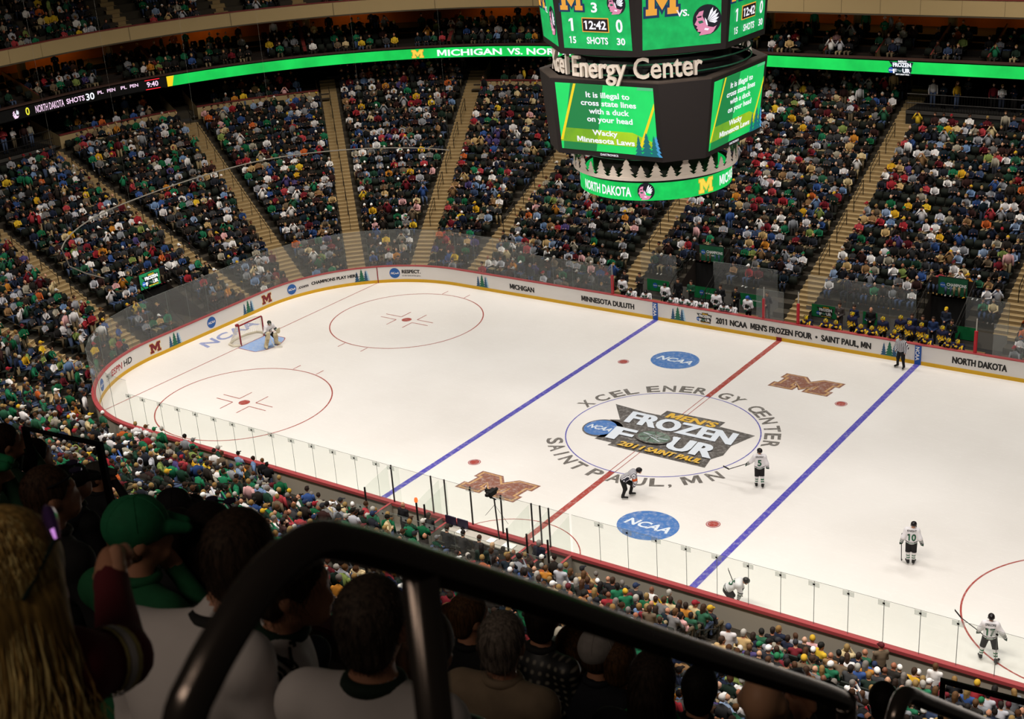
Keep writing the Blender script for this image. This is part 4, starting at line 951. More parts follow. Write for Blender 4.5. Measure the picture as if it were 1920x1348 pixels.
def head_prims(H, R, i=0, ears=True, s=1.0):
    """skull, jaw, nose, ears; H centre, R columns = right, forward, up"""
    f = lambda x, y, z: H+R@np.array((x, y, z))*s
    L = [ell(H+R@V3(0, -.012, .02)*s, V3(.077, .098, .1)*s, i, R), ell(f(0, .03, -.045), V3(.058, .062, .078)*s, i, R), cap(f(0, .082, .0), f(0, .108, -.035), .009*s, .014*s, i), ell(f(0, .07, -.105), V3(.026, .022, .02)*s, i, R)]
    if ears: L += [ell(f(e*.086, -.008, -.012), V3(.009, .021, .03)*s, i, R) for e in (-1, 1)]
    return L
def hair_prims(H, R, s=1.0, fringe=.02, long=0):
    f = lambda x, y, z: H+R@np.array((x, y, z))*s
    L = [ell(f(0, -.018, .03), V3(.09, .108, .108)*s, 0, R), ell(f(0, -.06, -.045), V3(.072, .055, .06)*s, 0, R)]
    if long: L += [cap(f(0, -.075, -.02), f(0, -.085, -.02-long), .075*s, .06*s, 0), cap(f(.06, -.02, -.02), f(.07, -.05, -.05-long*.8), .03*s, .03*s, 0), cap(f(-.06, -.02, -.02), f(-.07, -.05, -.05-long*.8), .03*s, .03*s, 0)]
    return L+[cut(ell(f(0, .105, -.035), V3(.1, .095, .095)*s, 0, R)), cut(ell(f(.09, .008, -.045), V3(.035, .03, .05)*s, 0, R)), cut(ell(f(-.09, .008, -.045), V3(.035, .03, .05)*s, 0, R))]
def cap_prims(H, R, s=1.0, brim=1, beanie=False):
    f = lambda x, y, z: H+R@np.array((x, y, z))*s
    L = [ell(f(0, -.012, .042), V3(.09, .11, .1)*s, 0, R)]
    if not beanie: L += [cap(f(-.03, brim*.09, .03), f(-.025, brim*.15, .012), .028*s, .02*s, 0), cap(f(.03, brim*.09, .03), f(.025, brim*.15, .012), .028*s, .02*s, 0)]
    return L+[cut(ell(f(0, .03, -.11), V3(.13, .16, .12)*s, 0, R))]
def body_prims(J, fat=1.0, gl=0, hand=True):
    """J joints; ids 0 skin 1 shirt 2 trousers 3 shoes (gl = id of the hands)"""
    P_, C_, N_ = J['pelvis'], J['chest'], J['neck']; up = (C_-P_)/np.linalg.norm(C_-P_); R = frame(np.cross(up, J.get('right', V3(1, 0, 0))), up); R = np.stack([R[:, 0], R[:, 1], R[:, 2]], 1)
    L = [ell(P_, V3(.165, .12, .13)*fat, 2, R), cap(P_+up*.06, C_-up*.05, .125*fat, .13*fat, 1), ell(P_*.55+C_*.45, V3(.165, .12, .17)*fat, 1, R), ell(C_, V3(.175, .125, .17)*fat, 1, R), cap(C_+up*.1, N_, .07, .052, 1), cap(N_-up*.02, J['head']-up*.04, .052, .052, 0)]
    for e in 'LR':
        s, el, w, hp, kn, an, to = (J[q+e] for q in ('sh', 'el', 'wr', 'hip', 'kn', 'an', 'toe'))
        L += [cap(C_+up*.09, s, .085*fat, .078*fat, 1), cap(s, el, .066*fat, .052*fat, 1), cap(el, w, .05*fat, .036*fat, 1)]
        if hand: dr = (w-el)/np.linalg.norm(w-el); L += [ell(w+dr*.05, V3(.04, .03, .055), gl, frame(np.cross(dr, (.3, .1, .95)), dr)), cap(w+dr*.04, w+dr*.08+V3(.02 if e == 'L' else -.02, .02, .02), .014, .012, gl)]
        L += [cap(hp, kn, .093*fat, .066*fat, 2), cap(kn, an, .062*fat, .042*fat, 2), cap(an+V3(0, 0, -.03), to, .045, .035, 3), cap(an+V3(0, 0, -.02), an, .042, .042, 3)]
    return L
def mirror_pose(p, **kw):
    return p
def seated(lean=0., arms='lap', hz=.5):
    P_ = V3(0, 0, hz); C_ = V3(0, lean*.75, hz+.37); N_ = V3(0, lean*1.05, hz+.55); H = N_+V3(0, .03+lean*.1, .15); J = dict(pelvis=P_, chest=C_, neck=N_, head=H)
    for e, s in (('L', -1), ('R', 1)):
        sh = C_+V3(s*.18, 0, .1); J['sh'+e] = sh; J['hip'+e] = P_+V3(s*.09, .02, -.01); J['kn'+e] = V3(s*.13, .47, hz+.02); J['an'+e] = V3(s*.12, .42, .08); J['toe'+e] = V3(s*.13, .6, .04)
        if arms == 'lap': J['el'+e] = sh+V3(s*.05, .02, -.28); J['wr'+e] = V3(s*.09, .27, hz+.13)
        elif arms == 'fold': J['el'+e] = sh+V3(s*.05, .07, -.26); J['wr'+e] = V3(-s*.05, .22+lean*.7, hz+.26+.03*s)
        elif arms == 'chin': J['el'+e] = sh+(V3(.02, .24, -.25) if s > 0 else V3(-.04, .1, -.26)); J['wr'+e] = H+V3(.03, .11, -.2) if s > 0 else V3(.03, .27, hz+.16)
        elif arms == 'knees': J['el'+e] = sh+V3(s*.06, .14, -.25); J['wr'+e] = V3(s*.06, .46, hz+.12)
        elif arms == 'face': J['el'+e] = sh+V3(s*.06, .22, -.16); J['wr'+e] = H+V3(s*.06, .13, -.1)
    return J
def standing(arms='down', lean=0.):
    P_ = V3(0, 0, .93); C_ = V3(0, .02+lean, 1.29); N_ = V3(0, .02+lean*1.3, 1.47); H = N_+V3(0, .03, .15); J = dict(pelvis=P_, chest=C_, neck=N_, head=H)
    for e, s in (('L', -1), ('R', 1)):
        sh = C_+V3(s*.18, 0, .1); J['sh'+e] = sh; J['hip'+e] = P_+V3(s*.09, 0, -.03); J['kn'+e] = V3(s*.11, .02, .5); J['an'+e] = V3(s*.12, -.02, .09); J['toe'+e] = V3(s*.14, .15, .04)
        if arms == 'down': J['el'+e] = sh+V3(s*.06, -.03, -.29); J['wr'+e] = sh+V3(s*.07, .07, -.53)
        elif arms == 'fold': J['el'+e] = sh+V3(s*.05, .06, -.28); J['wr'+e] = V3(-s*.06, .26+lean, 1.17+.03*s)
        elif arms == 'front': J['el'+e] = sh+V3(s*.07, -.02, -.28); J['wr'+e] = V3(s*.04, .2+lean, 1.0)
        elif arms == 'face': J['el'+e] = sh+V3(s*.07, .22, -.12); J['wr'+e] = H+V3(s*.07, .14, -.04)
        elif arms == 'back': J['el'+e] = sh+V3(s*.07, -.1, -.26); J['wr'+e] = V3(s*.03, -.18, 1.0)
    return J
IDR = np.eye(3)
def headframe(yaw=0, pitch=0): 
    y = V3(-math.sin(yaw)*math.cos(pitch), math.cos(yaw)*math.cos(pitch), math.sin(pitch)); return frame(y)
PLACEM = [mat('c08a6e', .6), mat('808080', .85), mat('2b3140', .85), mat('1c1a1a', .6)]
HAIRM = mat('2a1c14', .7)
# shared bodies for the nearest spectators
NPOSE = [(seated(.0, 'lap'), 0, 0), (seated(.05, 'fold'), .2, 0), (seated(.2, 'knees'), 0, -.1), (seated(.16, 'chin'), -.2, -.05), (seated(.03, 'lap'), .5, 0), (seated(.0, 'fold'), -.5, 0), (seated(.1, 'lap'), 0, .05), (seated(.06, 'face'), 0, 0), (standing('down'), 0, -.1), (standing('fold'), .3, -.1)]
NB = []
for J, yw, pt in NPOSE:
    R = headframe(yw, pt); H = J['head']; me = sdf_mesh('person', body_prims(J)+head_prims(H, R), PLACEM, .032, .045)
    NB.append((me, {'hair': sdf_mesh('hair', hair_prims(H, R, 1.03), [HAIRM], .024, .02), 'long hair': sdf_mesh('hair', hair_prims(H, R, 1.04, long=.2), [HAIRM], .024, .02), 'cap': sdf_mesh('cap', cap_prims(H, R, 1.06), [HAIRM], .024, .02), 'knit hat': sdf_mesh('knit_hat', cap_prims(H, R, 1.1, beanie=True), [HAIRM], .024, .02)}))
def set_mats(o, ms):
    for i, m in enumerate(ms): o.material_slots[i].link = 'OBJECT'; o.material_slots[i].material = m
CN = {}
for L, n in ((SH_DARK, 'dark'), (SH_LITE, 'white'), (SH_GRN, 'green'), (SH_RED, 'red'), (SH_YEL, 'yellow'), (SH_BLU, 'blue'), (SH_TAN, 'tan')):
    for c in L: CN[c] = n
CN.update({'94949a': 'grey', '84868c': 'grey', '6e6c6c': 'grey', 'b4b4bc': 'grey', '9c9484': 'grey', '6e1c26': 'maroon', '54161e': 'maroon', 'b85a2a': 'orange', 'b8782a': 'gold', '4a4070': 'purple', '7a8a4a': 'olive', 'd0a0a0': 'pink', '6a5a48': 'brown', '8a6a48': 'brown', '145a38': 'dark green', '1c3a2c': 'dark green', '23252d': 'navy', '1b2236': 'navy', '3a3a3c': 'charcoal', '17171a': 'black', '1e1c1c': 'black'})
HN = {'2a1c14': 'dark', '3a2618': 'brown', '1a1412': 'black', '5a3d22': 'brown', '8a6a3c': 'fair', '8f7446': 'blond', '77706a': 'grey', '4a2f1c': 'brown', 'a9a49c': 'white', '241a16': 'dark'}
CAPN = {'f0eeea': 'white', '1d6a42': 'green', 'c8a02a': 'yellow', 'e6e4e2': 'white', '5a1a22': 'maroon', '2a2a2e': 'black', '15130f': 'black', '8f1f2a': 'maroon', '23304f': 'navy', 'e8b820': 'yellow', 'c9c4bc': 'pale', '6e6e6e': 'grey'}
rows = {}
for t in NEAR[:NIND]:
    _, s, d, z, i, sk, hr, shc, tr, yaw, k = t; n = round((d-.32-D0)/ROWP); rows.setdefault(n, []).append(t)
for n, L in rows.items():
    L.sort(key=lambda t: t[1])
    for q, t in enumerate(L):
        _, s, d, z, i, sk, hr, shc, tr, yaw, k = t; me, tops = NB[i]; o = obj('person', me); bx, by, nx, ny, _ = base(s)
        o.location = P(s, d-.05, z); o.rotation_euler = (0, 0, math.atan2(nx, -ny)+yaw); o.scale = (k, k, k); set_mats(o, [mat(sk, .6), mat(shc, .85), mat(tr, .85), mat('1c1a1a', .6)])
        if hr in HN: kind = 'long hair' if R_.random() < .3 else 'hair'; hn = HN[hr]+' '+kind
        else: kind = 'cap' if R_.random() < .75 else 'knit hat'; hn = CAPN[hr]+' '+kind
        if not (POSES[i].get('bald') and hr in HN) : c = obj({'hair': 'hair', 'long hair': 'hair', 'cap': 'cap', 'knit hat': 'knit_hat'}[kind], tops[kind], o); set_mats(c, [mat(hr, .75)])
        else: hn = 'bald head'
        tag(o, f'person in {CN[shc]} top, {hn}, {ordn(q+1)} from right, {ordn(n+1)} row behind near boards'.replace('knit hat', 'beanie'), 'person', f'spectators in the {ordn(n+1)} row behind the near boards')
# nearest seats, one object each
SM = mat('20241f', .6); b = MB(); b.add(*_bk, SM); b.add([(x, -.275, z) for x, z in ((-.2, .46), (.2, .46), (.2, .8), (-.2, .8))], [(0, 1, 2, 3)], SM); BKO = b.build('arena_seat'); b = MB(); b.add(*_st2, SM); PAN = b.build('seat_pan', BKO); b = MB(); b.box((0, -.15, .2), (.06, .1, .42), mat('161616', .5)); LEG = b.build('stanchion', BKO)
for q, t in enumerate(NEARSEAT[:NSEAT]):
    _, s, d, z, full = t
    if q == 0: o = BKO
    else:
        o = BKO.copy(); COL.objects.link(o)
        for ch in (PAN, LEG): c = ch.copy(); COL.objects.link(c); c.parent = o
    bx, by, nx, ny, _ = base(s); o.location = P(s, d, z); o.rotation_euler = (0, 0, math.atan2(nx, -ny)); n = round((d-.2-D0)/ROWP)
    tag(o, f'dark folding seat in the {ordn(n+1)} row behind the near boards, seen from behind', 'seat', f'folding seats in the {ordn(n+1)} near row')
# ---------------------------------------------------------------- skaters and officials
def P3(o): return o
def stripe_fn(P_, up, fa, bands, sb):
    """jersey: bands across the hem measured up from the pelvis, bands down the forearm"""
    def fn(idx, c):
        out = np.zeros(len(c), int); t = (c-P_)@up
        for lo_, hi_, m in bands: out[(t > lo_) & (t < hi_) & (idx == 1)] = m
        for a, b in fa:
            ax = b-a; L = np.linalg.norm(ax); u = ((c-a)@ax)/L
            for lo_, hi_, m in sb: out[(u > lo_) & (u < hi_) & (idx == 5)] = m
        return out
    return fn
def jersey_prims(J, k=1.13):
    P_, C_, N_ = J['pelvis'], J['chest'], J['neck']; up = (C_-P_)/np.linalg.norm(C_-P_); R = frame(np.cross(up, J.get('right', V3(1, 0, 0))), up)
    L = [ell(P_*.9+C_*.1, V3(.2, .155, .13)*k, 1, R), ell(P_*.55+C_*.45, V3(.19, .145, .19)*k, 1, R), ell(C_, V3(.2, .15, .18)*k, 1, R), cap(C_+up*.1, N_-up*.02, .1, .065, 1)]
    for e in 'LR': s, el, w = J['sh'+e], J['el'+e], J['wr'+e]; L += [cap(C_+up*.08, s, .11*k, .105*k, 1), cap(s, el, .095*k, .08*k, 5), cap(el, w, .078*k, .062*k, 5)]
    return L, up, [(J['el'+e], J['wr'+e]) for e in 'LR']
def glove_mesh(J, e, m, sc=1.0):
    el, w = J['el'+e], J['wr'+e]; d = (w-el)/np.linalg.norm(w-el); R = frame(d) if abs(d[2]) < .9 else frame(d, (0, 1, 0)); f = lambda x, y, z: w+R@V3(x, y, z)*sc
    L = [cap(f(0, -.02, 0), f(0, .06, 0), .062, .06, 0)]+[cap(f(x, .08, 0), f(x*1.1, .14, -.035), .022, .019, 0) for x in (-.045, -.015, .015, .045)]+[cap(f(.05 if e == 'L' else -.05, .04, 0), f(.075 if e == 'L' else -.075, .09, -.02), .02, .018, 0)]
    return sdf_mesh('glove', L, [m], .016, .012)
def helmet_prims(H, R, s=1.14):
    f = lambda x, y, z: H+R@V3(x, y, z)*s
    return [ell(f(0, -.005, .035), V3(.098, .122, .1)*s, 0, R), cap(f(-.09, .0, -.02), f(-.085, .02, -.06), .022, .015, 0), cap(f(.09, .0, -.02), f(.085, .02, -.06), .022, .015, 0), cut(ell(f(0, .07, -.1), V3(.088, .16, .12)*s, 0, R)), cut(ell(f(0, -.03, -.16), V3(.15, .15, .13)*s, 0, R))]
def skate(J, e):
    an, to = J['an'+e], J['toe'+e]; me = MB()
    L = [cap(an+V3(0, -.02, .06), an+V3(0, -.03, -.03), .058, .058, 0), cap(an+V3(0, -.04, -.03), to, .05, .045, 0)]
    m = sdf_mesh('skate', L, [mat('1a1818', .4)], .018, .02); d = to-an; d[2] = 0; d /= np.linalg.norm(d); z0 = an[2]-.14
    b = MB(); a = an-d*.06; p = to+d*.03; n = V3(-d[1], d[0], 0)*.004
    b.add([V3(a[0], a[1], z0+.07)+n, V3(p[0], p[1], z0+.07)+n, V3(p[0], p[1], z0)+n, V3(a[0], a[1], z0)+n, V3(a[0], a[1], z0+.07)-n, V3(p[0], p[1], z0+.07)-n, V3(p[0], p[1], z0)-n, V3(a[0], a[1], z0)-n], [(0, 1, 2, 3), (7, 6, 5, 4), (0, 3, 7, 4), (1, 5, 6, 2), (3, 2, 6, 7)], mat('d8d8d8', .3, .6)); return m, b
def on_cloth(me, o, u, v, n):
    """map art onto a garment: shoot from outside along -n and sit just off the cloth"""
    T = BVHTree.FromPolygons([q.co[:] for q in me.vertices], [tuple(p.vertices) for p in me.polygons])
    o, u, v, n = (np.array(q, float) for q in (o, u, v, n))
    def fn(a, b, h):
        s = o+u*a+v*b+n*1.0; hit = T.ray_cast(Vector(s), Vector(-n), 3.0); p = np.array(hit[0]) if hit[0] is not None else s-n
        return p+n*(h+.006)
    return fn
JW, JG, JK, JN, JY = mat('e3dfe2', .8), mat('17633f', .8), mat('1d1b1c', .8), mat('191c3c', .8), mat('e0b41c', .75)
def skater(label, loc, rz, J, cloth, pants, sock, helm, glove, hy=0, hp=0, number=None, nm=None, bands=None, sb=None, group=None, skates=True, sock_fn=None, front=None):
    R = headframe(hy, hp); H = J['head']; legs = [(J['kn'+e], J['an'+e]) for e in 'LR']
    def fn(idx, c):
        out = idx.copy(); m = np.zeros(len(c), bool)
        for a, b in legs:
            ax = b-a; u = ((c-a)@ax)/(ax@ax); m |= (u > .02) & (u < 1.2) & (np.linalg.norm(c-(a+np.clip(u, 0, 1)[:, None]*ax), axis=1) < .12)
            for lo_, hi_ in ((.3, .42), (.54, .66)):
                out[(idx == 2) & (u > lo_) & (u < hi_) & (np.linalg.norm(c-(a+np.clip(u, 0, 1)[:, None]*ax), axis=1) < .12)] = 5
        out[(idx == 2) & m & (out != 5)] = 4
        if sock is None: out[(out == 4) | (out == 5)] = 2
        return out
    bp = body_prims(J, 1.04, hand=glove is None)
    for e in 'LR': bp += [cap(J['hip'+e], J['kn'+e], .125, .098, 2), cap(J['kn'+e], J['an'+e]+V3(0, 0, .08), .075, .06, 2)]
    o = obj('person', sdf_mesh('person', bp+head_prims(H, R), [mat('b98468', .6), cloth[0], pants, mat('1a1818', .5), sock or pants, JG], .02, .04, fn), None, loc, rz)
    jp, up, fa = jersey_prims(J); jm = sdf_mesh('jersey', jp, list(cloth), .017, .05, stripe_fn(J['pelvis'], up, fa, bands or [], sb or [])); j = obj('jersey', jm, o)
    obj('helmet', sdf_mesh('helmet', helmet_prims(H, R), [helm], .016, .02), o)
    for e in 'LR':
        if glove: obj('glove', glove_mesh(J, e, glove), o)
        if skates: m, b = skate(J, e); k = obj('skate', m, o); b.build('blade', k)
    if number:
        rt_ = V3(1, 0, 0); nb = -np.cross(up, rt_)*-1; nb = np.cross(rt_, up)*-1
        bk = -np.cross(up, rt_); 
        if bk[1] > 0 and up[2] > .7: bk = -bk
        fm = on_cloth(jm, J['chest']-up*.06, rt_, up, bk); d = Decal(); d.text(number, 0, -.2, .27, JK, width=.15*len(number)+.02, bold=.028); d.layer(); d.text(number, 0, -.19, .25, JG, width=.15*len(number)-.01, bold=.01); 
        if nm: d.text(nm, 0, .15, .075, JK, width=.34, bold=.02)
        d.build('number_lettering', fm, j, .006, .006)
    if front:
        ft = np.cross(up, V3(1, 0, 0)); fm = on_cloth(jm, J['chest']-up*.08, V3(-1, 0, 0), up, ft if ft[1] > 0 else -ft); front.build('chest_emblem', fm, j, .006, .006)
    return tag(o, label, 'person', group)
def stick(pts, label, blade, goalie=False, m=None):
    b = MB(); pts = [np.array(p, float) for p in pts]; sh = m or mat('2a2624', .5); b.tube(pts, .018 if not goalie else .022, sh, 5)
    e = pts[-1]; q = np.array(blade, float); mid = e+(q-e)*.35; w = .035 if not goalie else .055
    o = tag(b.build('hockey_stick'), label, 'hockey stick'); b = MB(); pl = [e, mid, q]
    b.add([p+V3(0, 0, s*w)+V3(0, t, 0) for p in pl for s in (-1, 1) for t in (-.008, .008)], [(0, 1, 3, 2), (0, 2, 6, 4), (4, 6, 10, 8), (1, 5, 7, 3), (5, 9, 11, 7), (2, 3, 7, 6), (6, 7, 11, 10), (0, 4, 5, 1), (4, 8, 9, 5), (8, 10, 11, 9)], mat('151313', .5) if not goalie else mat('ded8cc', .5)); b.build('blade', o); return o
def rotz(p, a): c, s = math.cos(a), math.sin(a); return np.array((p[0]*c-p[1]*s, p[0]*s+p[1]*c, p[2]))
def W_(o, a, p): return np.array(o)+rotz(np.array(p, float), a)
def skate_pose(**kw):
    J = standing('down', .03); up = V3(0, 0, .06)
    for k_ in list(J): J[k_] = J[k_]+up
    for k_, v in kw.items(): J[k_] = np.array(v, float)
    return J
HB = [(-.10, -.06, 2), (-.03, .0, 1), (.03, .06, 2)]; SBD = [(.06, .1, 2), (.13, .16, 1), (.19, .23, 2)]
BH = mat('1a1416', .3); GG = mat('123f2a', .6); PB = mat('1b181a', .8); SWH = mat('dcd8da', .8)
j5 = skate_pose(elL=(-.36, .08, 1.2), wrL=(-.5, .2, 1.03), elR=(.3, -.02, 1.16), wrR=(.33, .1, .97), anL=(-.13, .02, .15), toeL=(-.17, .2, .1), anR=(.13, -.06, .15), toeR=(.17, .1, .1))
p5 = (6.37, -2.93, 0); skater('hockey player number 5 in white jersey near the centre circle, stick held out left', p5, .44, j5, (JW, JG, JK), PB, SWH, BH, GG, .55, 0, '5', 'GENOWAY', HB, SBD)
stick([W_(p5, .44, (-.3, .1, 1.2)), W_(p5, .44, (-.62, .3, .95)), W_(p5, .44, (-1.3, .5, .6))], 'hockey stick held out to the left by player number 5', W_(p5, .44, (-1.55, .62, .68)))
j10 = skate_pose(elL=(-.3, -.04, 1.18), wrL=(-.36, .06, .95), elR=(.3, -.04, 1.18), wrR=(.37, .06, .95), anL=(-.09, 0, .15), toeL=(-.16, .18, .1), anR=(.1, .02, .15), toeR=(.16, .2, .1), head=(.05, .06, 1.68))
p10 = (14.06, -5.95, 0); skater('hockey player number 10 in white jersey standing alone beyond the right blue line', p10, .32, j10, (JW, JG, JK), PB, SWH, BH, GG, -.3, -.35, '10', 'KNIGHT', HB, SBD)
stick([W_(p10, .32, (-.36, .3, 1.15)), W_(p10, .32, (-.36, .06, .9)), W_(p10, .32, (-.33, -.1, .2))], 'hockey stick hanging down beside player number 10', W_(p10, .32, (-.3, .2, .06)))
j17 = skate_pose(elL=(-.32, .1, 1.2), wrL=(-.36, .22, 1.02), elR=(.37, .02, 1.18), wrR=(.47, .14, .95), hipL=(-.12, 0, .95), hipR=(.12, 0, .95), knL=(-.2, .06, .55), knR=(.2, 0, .54), anL=(-.24, .06, .15), toeL=(-.3, .22, .1), anR=(.24, -.1, .15), toeR=(.34, .06, .1))
p17 = (18.44, -10.72, 0); skater('hockey player number 17 in white jersey at the faceoff circle by the near glass', p17, .26, j17, (JW, JG, JK), PB, SWH, BH, GG, .1, .15, '17', 'GREGOIRE', HB, SBD)
stick([W_(p17, .26, (-.2, .1, .95)), W_(p17, .26, (-.4, .24, 1.02)), W_(p17, .26, (-.95, .55, 1.22))], 'hockey stick raised to the left by player number 17', W_(p17, .26, (-1.18, .68, 1.42)))
jb = skate_pose(pelvis=(0, -.1, .88), chest=(0, .3, 1.14), neck=(0, .46, 1.2), head=(0, .6, 1.26), shL=(-.18, .36, 1.16), shR=(.18, .36, 1.16), elL=(-.2, .42, .86), elR=(.2, .42, .86), wrL=(-.14, .36, .62), wrR=(.14, .36, .62), hipL=(-.1, -.1, .85), hipR=(.1, -.1, .85), knL=(-.14, .1, .52), knR=(.14, .1, .52), anL=(-.15, -.06, .15), anR=(.15, -.06, .15), toeL=(-.17, .12, .1), toeR=(.17, .12, .1))
p15 = (9.5, -12.05, 0); skater('hockey player in white jersey bent over with hands on knees behind the near glass', p15, -1.25, jb, (JW, JG, JK), PB, SWH, BH, GG, 0, -.5, '15', None, HB, SBD)
stick([W_(p15, -1.25, (.16, .5, .7)), W_(p15, -1.25, (-.1, .2, .9)), W_(p15, -1.25, (-.5, -.1, 1.35))], 'hockey stick lying across the back arm of the bent over player', W_(p15, -1.25, (-.52, -.12, 1.4)))
def striped(axis, w=.055):
    k_ = ('striped', axis)
    if k_ in _M: return _M[k_]
    m = bpy.data.materials.new('striped_shirt'); m.use_nodes = True; nt = m.node_tree; L = nt.links; b = nt.nodes['Principled BSDF']; tc = nt.nodes.new('ShaderNodeTexCoord'); sp = nt.nodes.new('ShaderNodeSeparateXYZ'); L.new(tc.outputs['Object'], sp.inputs[0])
    q = nt.nodes.new('ShaderNodeMath'); q.operation = 'MULTIPLY'; q.inputs[1].default_value = 1/w; L.new(sp.outputs[axis], q.inputs[0]); fr = nt.nodes.new('ShaderNodeMath'); fr.operation = 'FRACT'; L.new(q.outputs[0], fr.inputs[0]); g = nt.nodes.new('ShaderNodeMath'); g.operation = 'GREATER_THAN'; g.inputs[1].default_value = .5; L.new(fr.outputs[0], g.inputs[0])
    mx = nt.nodes.new('ShaderNodeMix'); mx.data_type = 'RGBA'; L.new(g.outputs[0], mx.inputs['Factor']); mx.inputs[6].default_value = (.72, .7, .73, 1); mx.inputs[7].default_value = (.012, .012, .03, 1); L.new(mx.outputs[2], b.inputs['Base Color']); b.inputs['Roughness'].default_value = .8; _M[k_] = m; return m
ST_ = striped('X'); ORB = mat('d8561e', .7)
jr = {k_: v.copy() for k_, v in jb.items()}; jr.update(anL=V3(-.16, .22, .15), toeL=V3(-.17, .4, .1), knL=V3(-.16, .3, .55), knR=V3(.15, -.02, .5), anR=V3(.16, -.12, .15), toeR=V3(.18, .06, .1))
pr = (1.78, -6.4, 0); skater('referee in striped shirt with orange armband bent over hands on knees by red line', pr, -1.0, jr, (ST_, ORB, JK), mat('191718', .8), None, BH, None, 0, -.1, bands=[], sb=[])
for o in [q for q in bpy.data.objects if q.name.startswith('jersey') and q.parent and 'referee' in q.parent.get('label', '')]:
    b = MB(); a, c = jr['shR'], jr['elR']; t = .6; b.tube([a+(c-a)*.5, a+(c-a)*.85], .112, ORB, 12, False); b.build('arm_band', o)
jl = skate_pose(elL=(-.3, -.02, 1.18), wrL=(-.3, .1, .95), elR=(.3, 0, 1.18), wrR=(.2, .2, 1.0), anL=(-.2, .04, .15), toeL=(-.25, .2, .1), anR=(.2, -.02, .15), toeR=(.26, .14, .1), knL=(-.15, .05, .55), knR=(.15, .04, .55))
skater('linesman in striped shirt standing against the far boards beside the right blue line', (7.05, 12.15, 0), PI-.25, jl, (ST_, JK, JK), mat('191718', .8), None, BH, None, 0, -.15)
# goalkeeper, goal
CRM = mat('cdbf9f', .7, noise=.15, scale=8)
jg = skate_pose(pelvis=(0, -.05, .82), chest=(0, .08, 1.15), neck=(0, .16, 1.33), head=(0, .2, 1.47), shL=(-.22, .1, 1.25), shR=(.22, .1, 1.25), elL=(-.36, .16, 1.02), wrL=(-.36, .34, .9), elR=(.36, .16, 1.02), wrR=(.34, .36, .86), hipL=(-.13, 0, .8), hipR=(.13, 0, .8), knL=(-.26, .16, .52), knR=(.26, .16, .52), anL=(-.36, .02, .15), anR=(.36, .02, .15), toeL=(-.44, .2, .1), toeR=(.44, .2, .1))
pg, ag = (-25.55, -.15, 0), -1.75
d = Decal(); d.put(chief_emblem(mat('b08a80'), JK, JW, .12))
g = skater('goalkeeper in white jersey with cream leg pads standing in the blue crease', pg, ag, jg, (JW, JG, JK), PB, SWH, mat('2c3328', .4), None, 0, 0, bands=HB, sb=SBD, front=d)
for e, s in (('L', -1), ('R', 1)):
    kn, an = jg['kn'+e], jg['an'+e]; f = V3(0, .07, 0)
    L = [cap(kn+f+V3(-.05, 0, .2), an+f+V3(-.05, 0, -.02), .085, .08, 0), cap(kn+f+V3(.05, 0, .2), an+f+V3(.05, 0, -.02), .085, .08, 0), cap(an+f+V3(0, 0, -.03), jg['toe'+e]+V3(0, .06, .02), .1, .08, 0)]+[cap(kn*(1-t)+an*t+f+V3(-.1, .07, .1), kn*(1-t)+an*t+f+V3(.1, .07, .1), .03, .03, 1) for t in (0, .3, .6)]
    obj('leg_pad', sdf_mesh('leg_pad', L, [CRM, mat('b9a67e', .7)], .022, .03), g)
w = jg['wrL']; obj('catching_glove', sdf_mesh('catching_glove', [ell(w+V3(-.03, .06, 0), (.13, .06, .15), 0), cap(w+V3(.07, .05, .02), w+V3(.1, .1, .12), .035, .03, 0)]+[cap(w+V3(-.1+.05*k, .08, .1), w+V3(-.12+.06*k, .12, .2), .025, .02, 0) for k in range(4)], [CRM], .02, .02), g)
w = jg['wrR']; obj('blocker_glove', sdf_mesh('blocker_glove', [cap(w+V3(-.05, .08, .16), w+V3(-.05, .08, -.14), .07, .07, 0), cap(w+V3(.05, .08, .16), w+V3(.05, .08, -.14), .07, .07, 0)], [CRM], .02, .03), g)
R = headframe(0, 0); H = jg['head']; obj('face_mask', sdf_mesh('face_mask', [cap(H+V3(x, .07, .06), H+V3(x*.6, .13, -.09), .014, .014, 0) for x in (-.08, -.04, 0, .04, .08)]+[cap(H+V3(-.09, .1, z), H+V3(.09, .1, z), .012, .012, 0) for z in (.05, 0, -.05)], [mat('b8b4ac', .4, .5)], .014, .008), g)
stick([W_(pg, ag, (.36, .42, 1.1)), W_(pg, ag, (.3, .46, .8)), W_(pg, ag, (.1, .6, .14))], 'white goalkeeper stick resting on the blue crease', W_(pg, ag, (-.3, .75, .06)), True, mat('d9d3c6', .5))
gl = empty('hockey_goal', (-27.13, 0, 0)); tag(gl, 'red framed hockey goal with white netting at the far left end', 'hockey goal')
b = MB(); RR = mat('8f1d25', .4); b.tube([(0, -.93, 0), (0, -.93, 1.2), (0, -.9, 1.24), (0, .9, 1.24), (0, .93, 1.2), (0, .93, 0)], .045, RR, 8); b.build('red_frame', gl)
foot = [(0, -.93), (-.35, -1.2), (-.8, -1.1), (-1.05, -.55), (-1.08, 0), (-1.05, .55), (-.8, 1.1), (-.35, 1.2), (0, .93)]; CW = mat('d8d2c4', .7)
b = MB(); b.tube([(x, y, .06) for x, y in foot], .07, mat('ddd5c2', .7), 8); b.build('base_pad', gl)
topb = [(0, -.9), (-.2, -.88), (-.42, -.7), (-.5, -.35), (-.52, 0), (-.5, .35), (-.42, .7), (-.2, .88), (0, .9)]
b = MB(); b.tube([(x, y, 1.22) for x, y in topb], .02, CW, 6); b.build('top_bar', gl)
b = MB(); N2 = 41
def lerp(pl, t): i = min(int(t*(len(pl)-1)), len(pl)-2); f = t*(len(pl)-1)-i; return np.array(pl[i])*(1-f)+np.array(pl[i+1])*f
